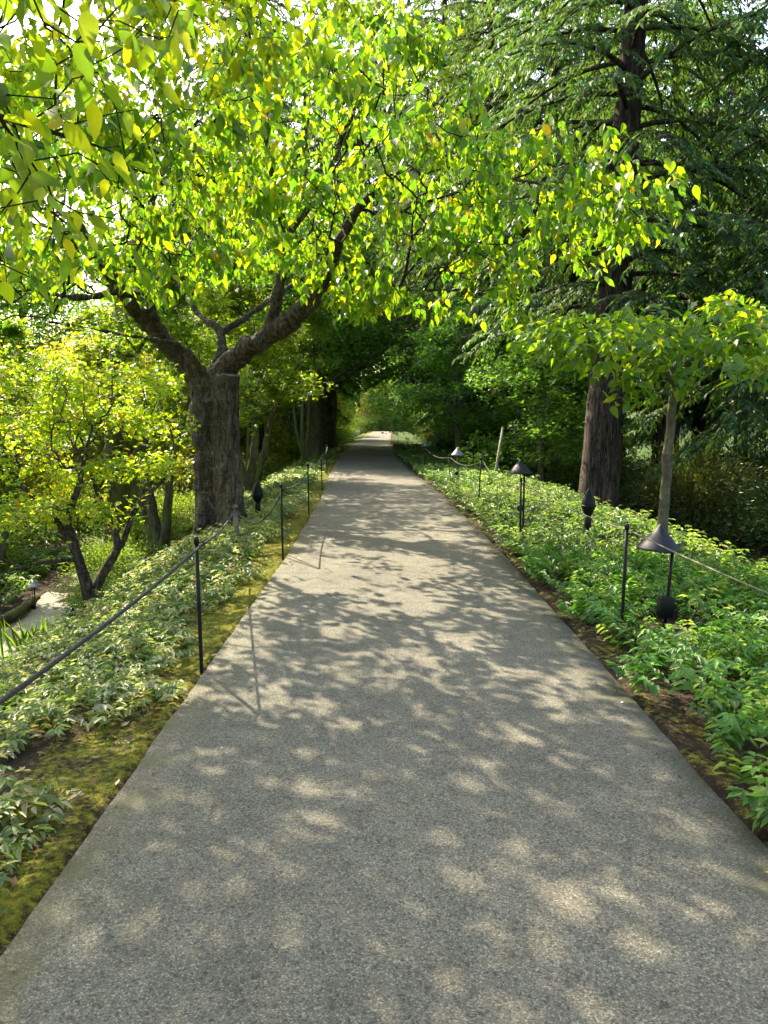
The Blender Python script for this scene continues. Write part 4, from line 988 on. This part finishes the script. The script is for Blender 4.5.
# ------------------------------------------------------------------ copies: woods around
def place(src, x, y, label, group=None, s=1.0, rz=None, dz=0.0, cat=None):
    s_ = s if isinstance(s, tuple) else (s, s, s * random.uniform(.95, 1.05))
    return copy_thing(src, (x, y, float(H(x, y)) - .05 + dz), label, group, random.uniform(0, 6.28) if rz is None else rz, s_, cat)
G1 = 'thick trunked trees along the left edge of the far path'
for x, y, s, lb in [(-3.05, 36.5, 1.0, 'second of the thick trunked trees lining the left edge of the far path'), (-3.1, 42.5, 1.05, 'third of the thick trunked trees lining the left edge of the far path'),
                    (-3.3, 50, 1.0, 'fourth of the thick trunked trees lining the left edge of the far path'), (-5.2, 64, 1.0, 'fifth of the thick trunked trees lining the left edge of the far path'),
                    (-7, 78, 1.0, 'sixth of the thick trunked trees lining the left edge of the far path')]:
    place(broadA, x, y, lb, G1, s)
G2 = 'trees along the right edge of the far path'
for x, y, s, lb in [(4.2, 33, .8, 'nearest broad tree standing right of the far path'), (4.3, 44, .85, 'second broad tree standing right of the far path'), (4.2, 56, .9, 'third broad tree standing right of the far path'), (4.5, 70, .95, 'fourth broad tree standing right of the far path'), (6.5, 86, 1., 'fifth broad tree standing right of the far path')]:
    place(broadA, x, y, lb, G2, s)
G3 = 'green maples right of the path'
for x, y, s, lb in [(4.6, 22.5, .95, 'green maple behind the right bed between the stake and the fir trunk'), (5.0, 34, 1.05, 'green maple right of the path beyond the thin straight stem'), (4.9, 41, 1.0, 'distant green maple arching over the right side of the path'), (6.3, 27, 1.2, 'tall green maple in shade behind the leaning stake')]:
    place(mapleG, x, y, lb, G3, s)
G4 = 'maples on the left slope'
for x, y, s, lb in [(-2.9, 28, (.55, .55, .95), 'slim dark stemmed maple at the left path edge before the thick trunks'), (-5.2, 31, 1.0, 'green maple on the left slope behind the multi stemmed one'), (-8.0, 24, 1.05, 'bright green maple in the lower garden behind the cherry trunk'), (-9.0, 17.5, .9, 'green maple across the lower path, left edge of the picture'), (-5.2, 17.8, (1.1, 1.1, 1.15), 'bright green maple added for shade right behind the cherry fork on the left slope')]:  # last maple is added and stretched taller to shade the middle path
    place(mapleL, x, y, lb, G4, s)
G10 = 'tall broadleaf trees behind the lower garden'
for x, y, s, lb in [(-22, 48, 1.35, 'tall green tree far behind the gold maple'), (-15, 56, 1.5, 'tall green tree behind the cherry limbs on the left'), (-30, 52, 1.3, 'tall green tree at the far left edge'), (-10, 66, 1.6, 'tall green tree behind the middle of the cherry crown'), (-38, 60, 1.3, 'tall green tree outside the left edge'), (-20, 70, 1.4, 'tall green tree in the last row behind the cherry trunk')]:
    place(broadA, x, y, lb, G10, s)
G5 = 'yellow green trees beyond the lower path'
for x, y, s, lb in [(-18, 30, 1.0, 'yellow green tree at the far left beyond the lower path'), (-15, 44, 1.1, 'yellow green tree rising behind the cherry branches'), (-9.5, 47, .9, 'yellow green tree at the end of the lower path'), (-24, 42, 1.15, 'pale green tree behind the gold maple, far left'), (-6.5, 60, 1., 'light green tree left of the row of thick trunks'), (-13, 24, .8, 'small yellow tree across the lower path')]:
    place(broadB, x, y, lb, G5, s)
for k, (x, y, s) in enumerate([(-3.4, 114, 1.9), (-.6, 115, 1.8), (2.2, 114.5, 2.0), (4.8, 113, 1.9)]):
    place(bush, x, y, 'sunlit bush closing the end of the path, ' + ['leftmost', 'left of the middle', 'right of the middle', 'rightmost'][k], 'bushes at the end of the path', s)
# bright tree closing the end of the path
place(broadB, -.5, 120, 'sunlit yellow green tree closing the end of the path', G5, 1.2)
place(broadB, 7, 122, 'sunlit yellow green tree at the end of the path, right of its middle', G5, 1.1)
place(broadB, -8, 124, 'sunlit yellow green tree at the end of the path, left of its middle', G5, 1.1)
G6 = 'tall firs of the right hand wood'
for k, (x, y, s) in enumerate([(9.5, 26, 1.0), (14.5, 23, 1.05), (8.2, 35, 1.05), (13.5, 33, 1.0), (5.6, 45, 1.1), (10.5, 47, 1.15), (17.5, 41, 1.1), (7, 62, 1.2), (16, 60, 1.2), (24, 52, 1.2), (21, 30, 1.05), (29, 42, 1.1), (7.6, 50, 1.2), (11.5, 38, 1.1)]):
    ps = ['right of the thick fir trunk', 'at the right edge behind the young tree', 'left of the thick fir trunk', 'far right, half hidden', 'beyond the green maples right of the path', 'deep in the wood behind the fir trunk', 'deep in the wood at the right', 'over the far end of the right bed', 'farthest back behind the fir boughs', 'farthest back at the right edge', 'right edge, second row', 'outside the right edge, third row', 'between cherry crown and thick fir trunk', 'right of the thick fir trunk, second row']
    place(firA if k % 2 else firH, x, y, 'tall dark fir in the wood, ' + ps[k], G6, s)
G7 = 'tall firs behind the left garden'
for k, (x, y, s) in enumerate([(-13, 74, 1.15), (-17, 90, 1.2), (-13, 84, 1.0), (-16, 100, 1.2), (14, 98, 1.2), (-37, 66, .85), (-31, 80, .8)]):
    ps = ['behind the row of thick trunks', 'above the end of the path', 'left of the cherry crown top', 'far back over the left side of the path', 'far back over the right side of the path', 'hazy against the sky at the left edge', 'second against the sky at the left edge']
    place(firA, x, y, 'distant tall fir ' + ps[k], G7, s)
for k, (x, y, s) in enumerate([(-6.8, 41, 1.35), (3.4, 45, 1.4), (4.9, 37, 1.25), (-9.5, 55, 1.3), (6.4, 31, 1.15)]):
    ps = ['left behind the crown', 'right behind the crown', 'nearest the right side of the crown', 'left most behind the crown', 'beside the thick fir trunk'][k]
    place(firA, x, y, 'dark tall fir backing the cherry crown, ' + ps, 'dark firs behind the cherry crown', s)
for k, (x, y) in enumerate([(-31, 178), (-20, 170), (-9, 176), (2, 171), (14, 178), (26, 172)]):
    place(firH, x, y, 'giant fir far beyond the end of the path, ' + ['leftmost of its row', 'second from the left of its row', 'third from the left of its row', 'third from the right of its row', 'second from the right of its row', 'rightmost of its row'][k], 'giant firs far beyond the end of the path', (5.0, 5.0, 4.1))
# shrubs
G8 = 'rhododendrons in the right hand wood'
for k, (x, y, s) in enumerate([(12.3, 20, .95), (6.2, 24, .9), (10.5, 24.5, 1.2), (14.5, 28, 1.3), (4.4, 51, 1.0), (4.2, 60, .9), (7.6, 29.5, 1.3), (4.6, 38, 1.1), (17, 24, 1.3), (3.3, 48, .7), (4.0, 68, .8)]):
    ps = ['right of the young tree stem', 'in the dark left of the fir trunk', 'behind the pale one', 'at the right edge under the boughs', 'right of the far path', 'close to the right edge of the far path', 'in the dark behind the fir trunk', 'beyond the leaning stake', 'far right outside the frame', 'silvery, at the narrowing of the path', 'last at the right of the path']
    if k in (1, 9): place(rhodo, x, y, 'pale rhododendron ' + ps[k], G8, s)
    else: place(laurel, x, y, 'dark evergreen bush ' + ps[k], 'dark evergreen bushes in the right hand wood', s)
G9 = 'bushes in the lower garden'
for k, (x, y, s) in enumerate([(-8.9, 13.5, .95), (-5.9, 19.5, 1.2), (-10.2, 19, 1.2), (-6.8, 24.5, 1.3), (-5.8, 29, 1.3), (-11.5, 27, 1.4), (-6.5, 38, 1.8), (-10.8, 15.8, 1.1), (-5.6, 14.6, .7), (-13.5, 21, 1.4), (-4.2, 68, 1.6), (-3.9, 58, 1.2), (-5.5, 49, 1.8), (-8.4, 11.2, .8)]):
    ps = ['across the lower path by the pale lamp', 'on the slope behind the ferns', 'at the left edge behind the lower path', 'right of the lower path seen under the cherry', 'behind the multi stemmed maple', 'on the far side of the lawn', 'grey green, left of the thin dark stem', 'second at the left edge', 'low, near the gold maple stems', 'far left on the lawn edge', 'dark, left of the far path', 'dark, by the far trunks', 'behind the row of trunks', 'at the bottom left corner of the lower garden']
    place(bush, x, y, 'rounded bush ' + ps[k], G9, s)
GF = 'ferns in the lower garden'
k = 0
for x, y, s in [(-4.9, 14.3, 1.1), (-5.8, 15.8, 1.0), (-4.7, 16.4, 1.2), (-5.4, 12.3, .8), (-5.0, 18.2, 1.2), (-8.4, 12.4, 1.0), (-9.5, 14.8, 1.1), (-6.2, 21.6, 1.3), (-5.3, 24.2, 1.3), (-4.6, 19.8, 1.1), (-9.6, 12.2, 1)]:
    place(fern, x, y, 'arching green fern ' + ['behind the gold maple stems', 'left of the cherry foot, low on the bank', 'directly left of the cherry trunk', 'beside the iris clump', 'behind the cherry trunk', 'across the lower path', 'across the lower path near the bushes', 'far down the slope', 'far down the slope by the mossy stems', 'between trunk and mossy stems', 'at the left edge beyond the path'][k], GF, s); k += 1
GR = 'ferns under the right hand firs'
k = 0
for x, y, s in [(7.2, 13.5, 1.5), (8.6, 14.8, 1.6), (6.2, 15.6, 1.3), (9.8, 13.2, 1.5), (7.8, 16.6, 1.5), (5.4, 19.4, 1.4), (10.8, 15, 1.6), (8.2, 11.6, 1.4)]:
    place(fern, x, y, 'dark shaded fern ' + ['behind the young tree', 'right of the young tree', 'at the foot of the fir trunk', 'at the right edge of the bed', 'below the pale rhododendron', 'left of the fir trunk foot', 'far right under the boughs', 'low behind the bed at the right edge'][k], GR, s); k += 1
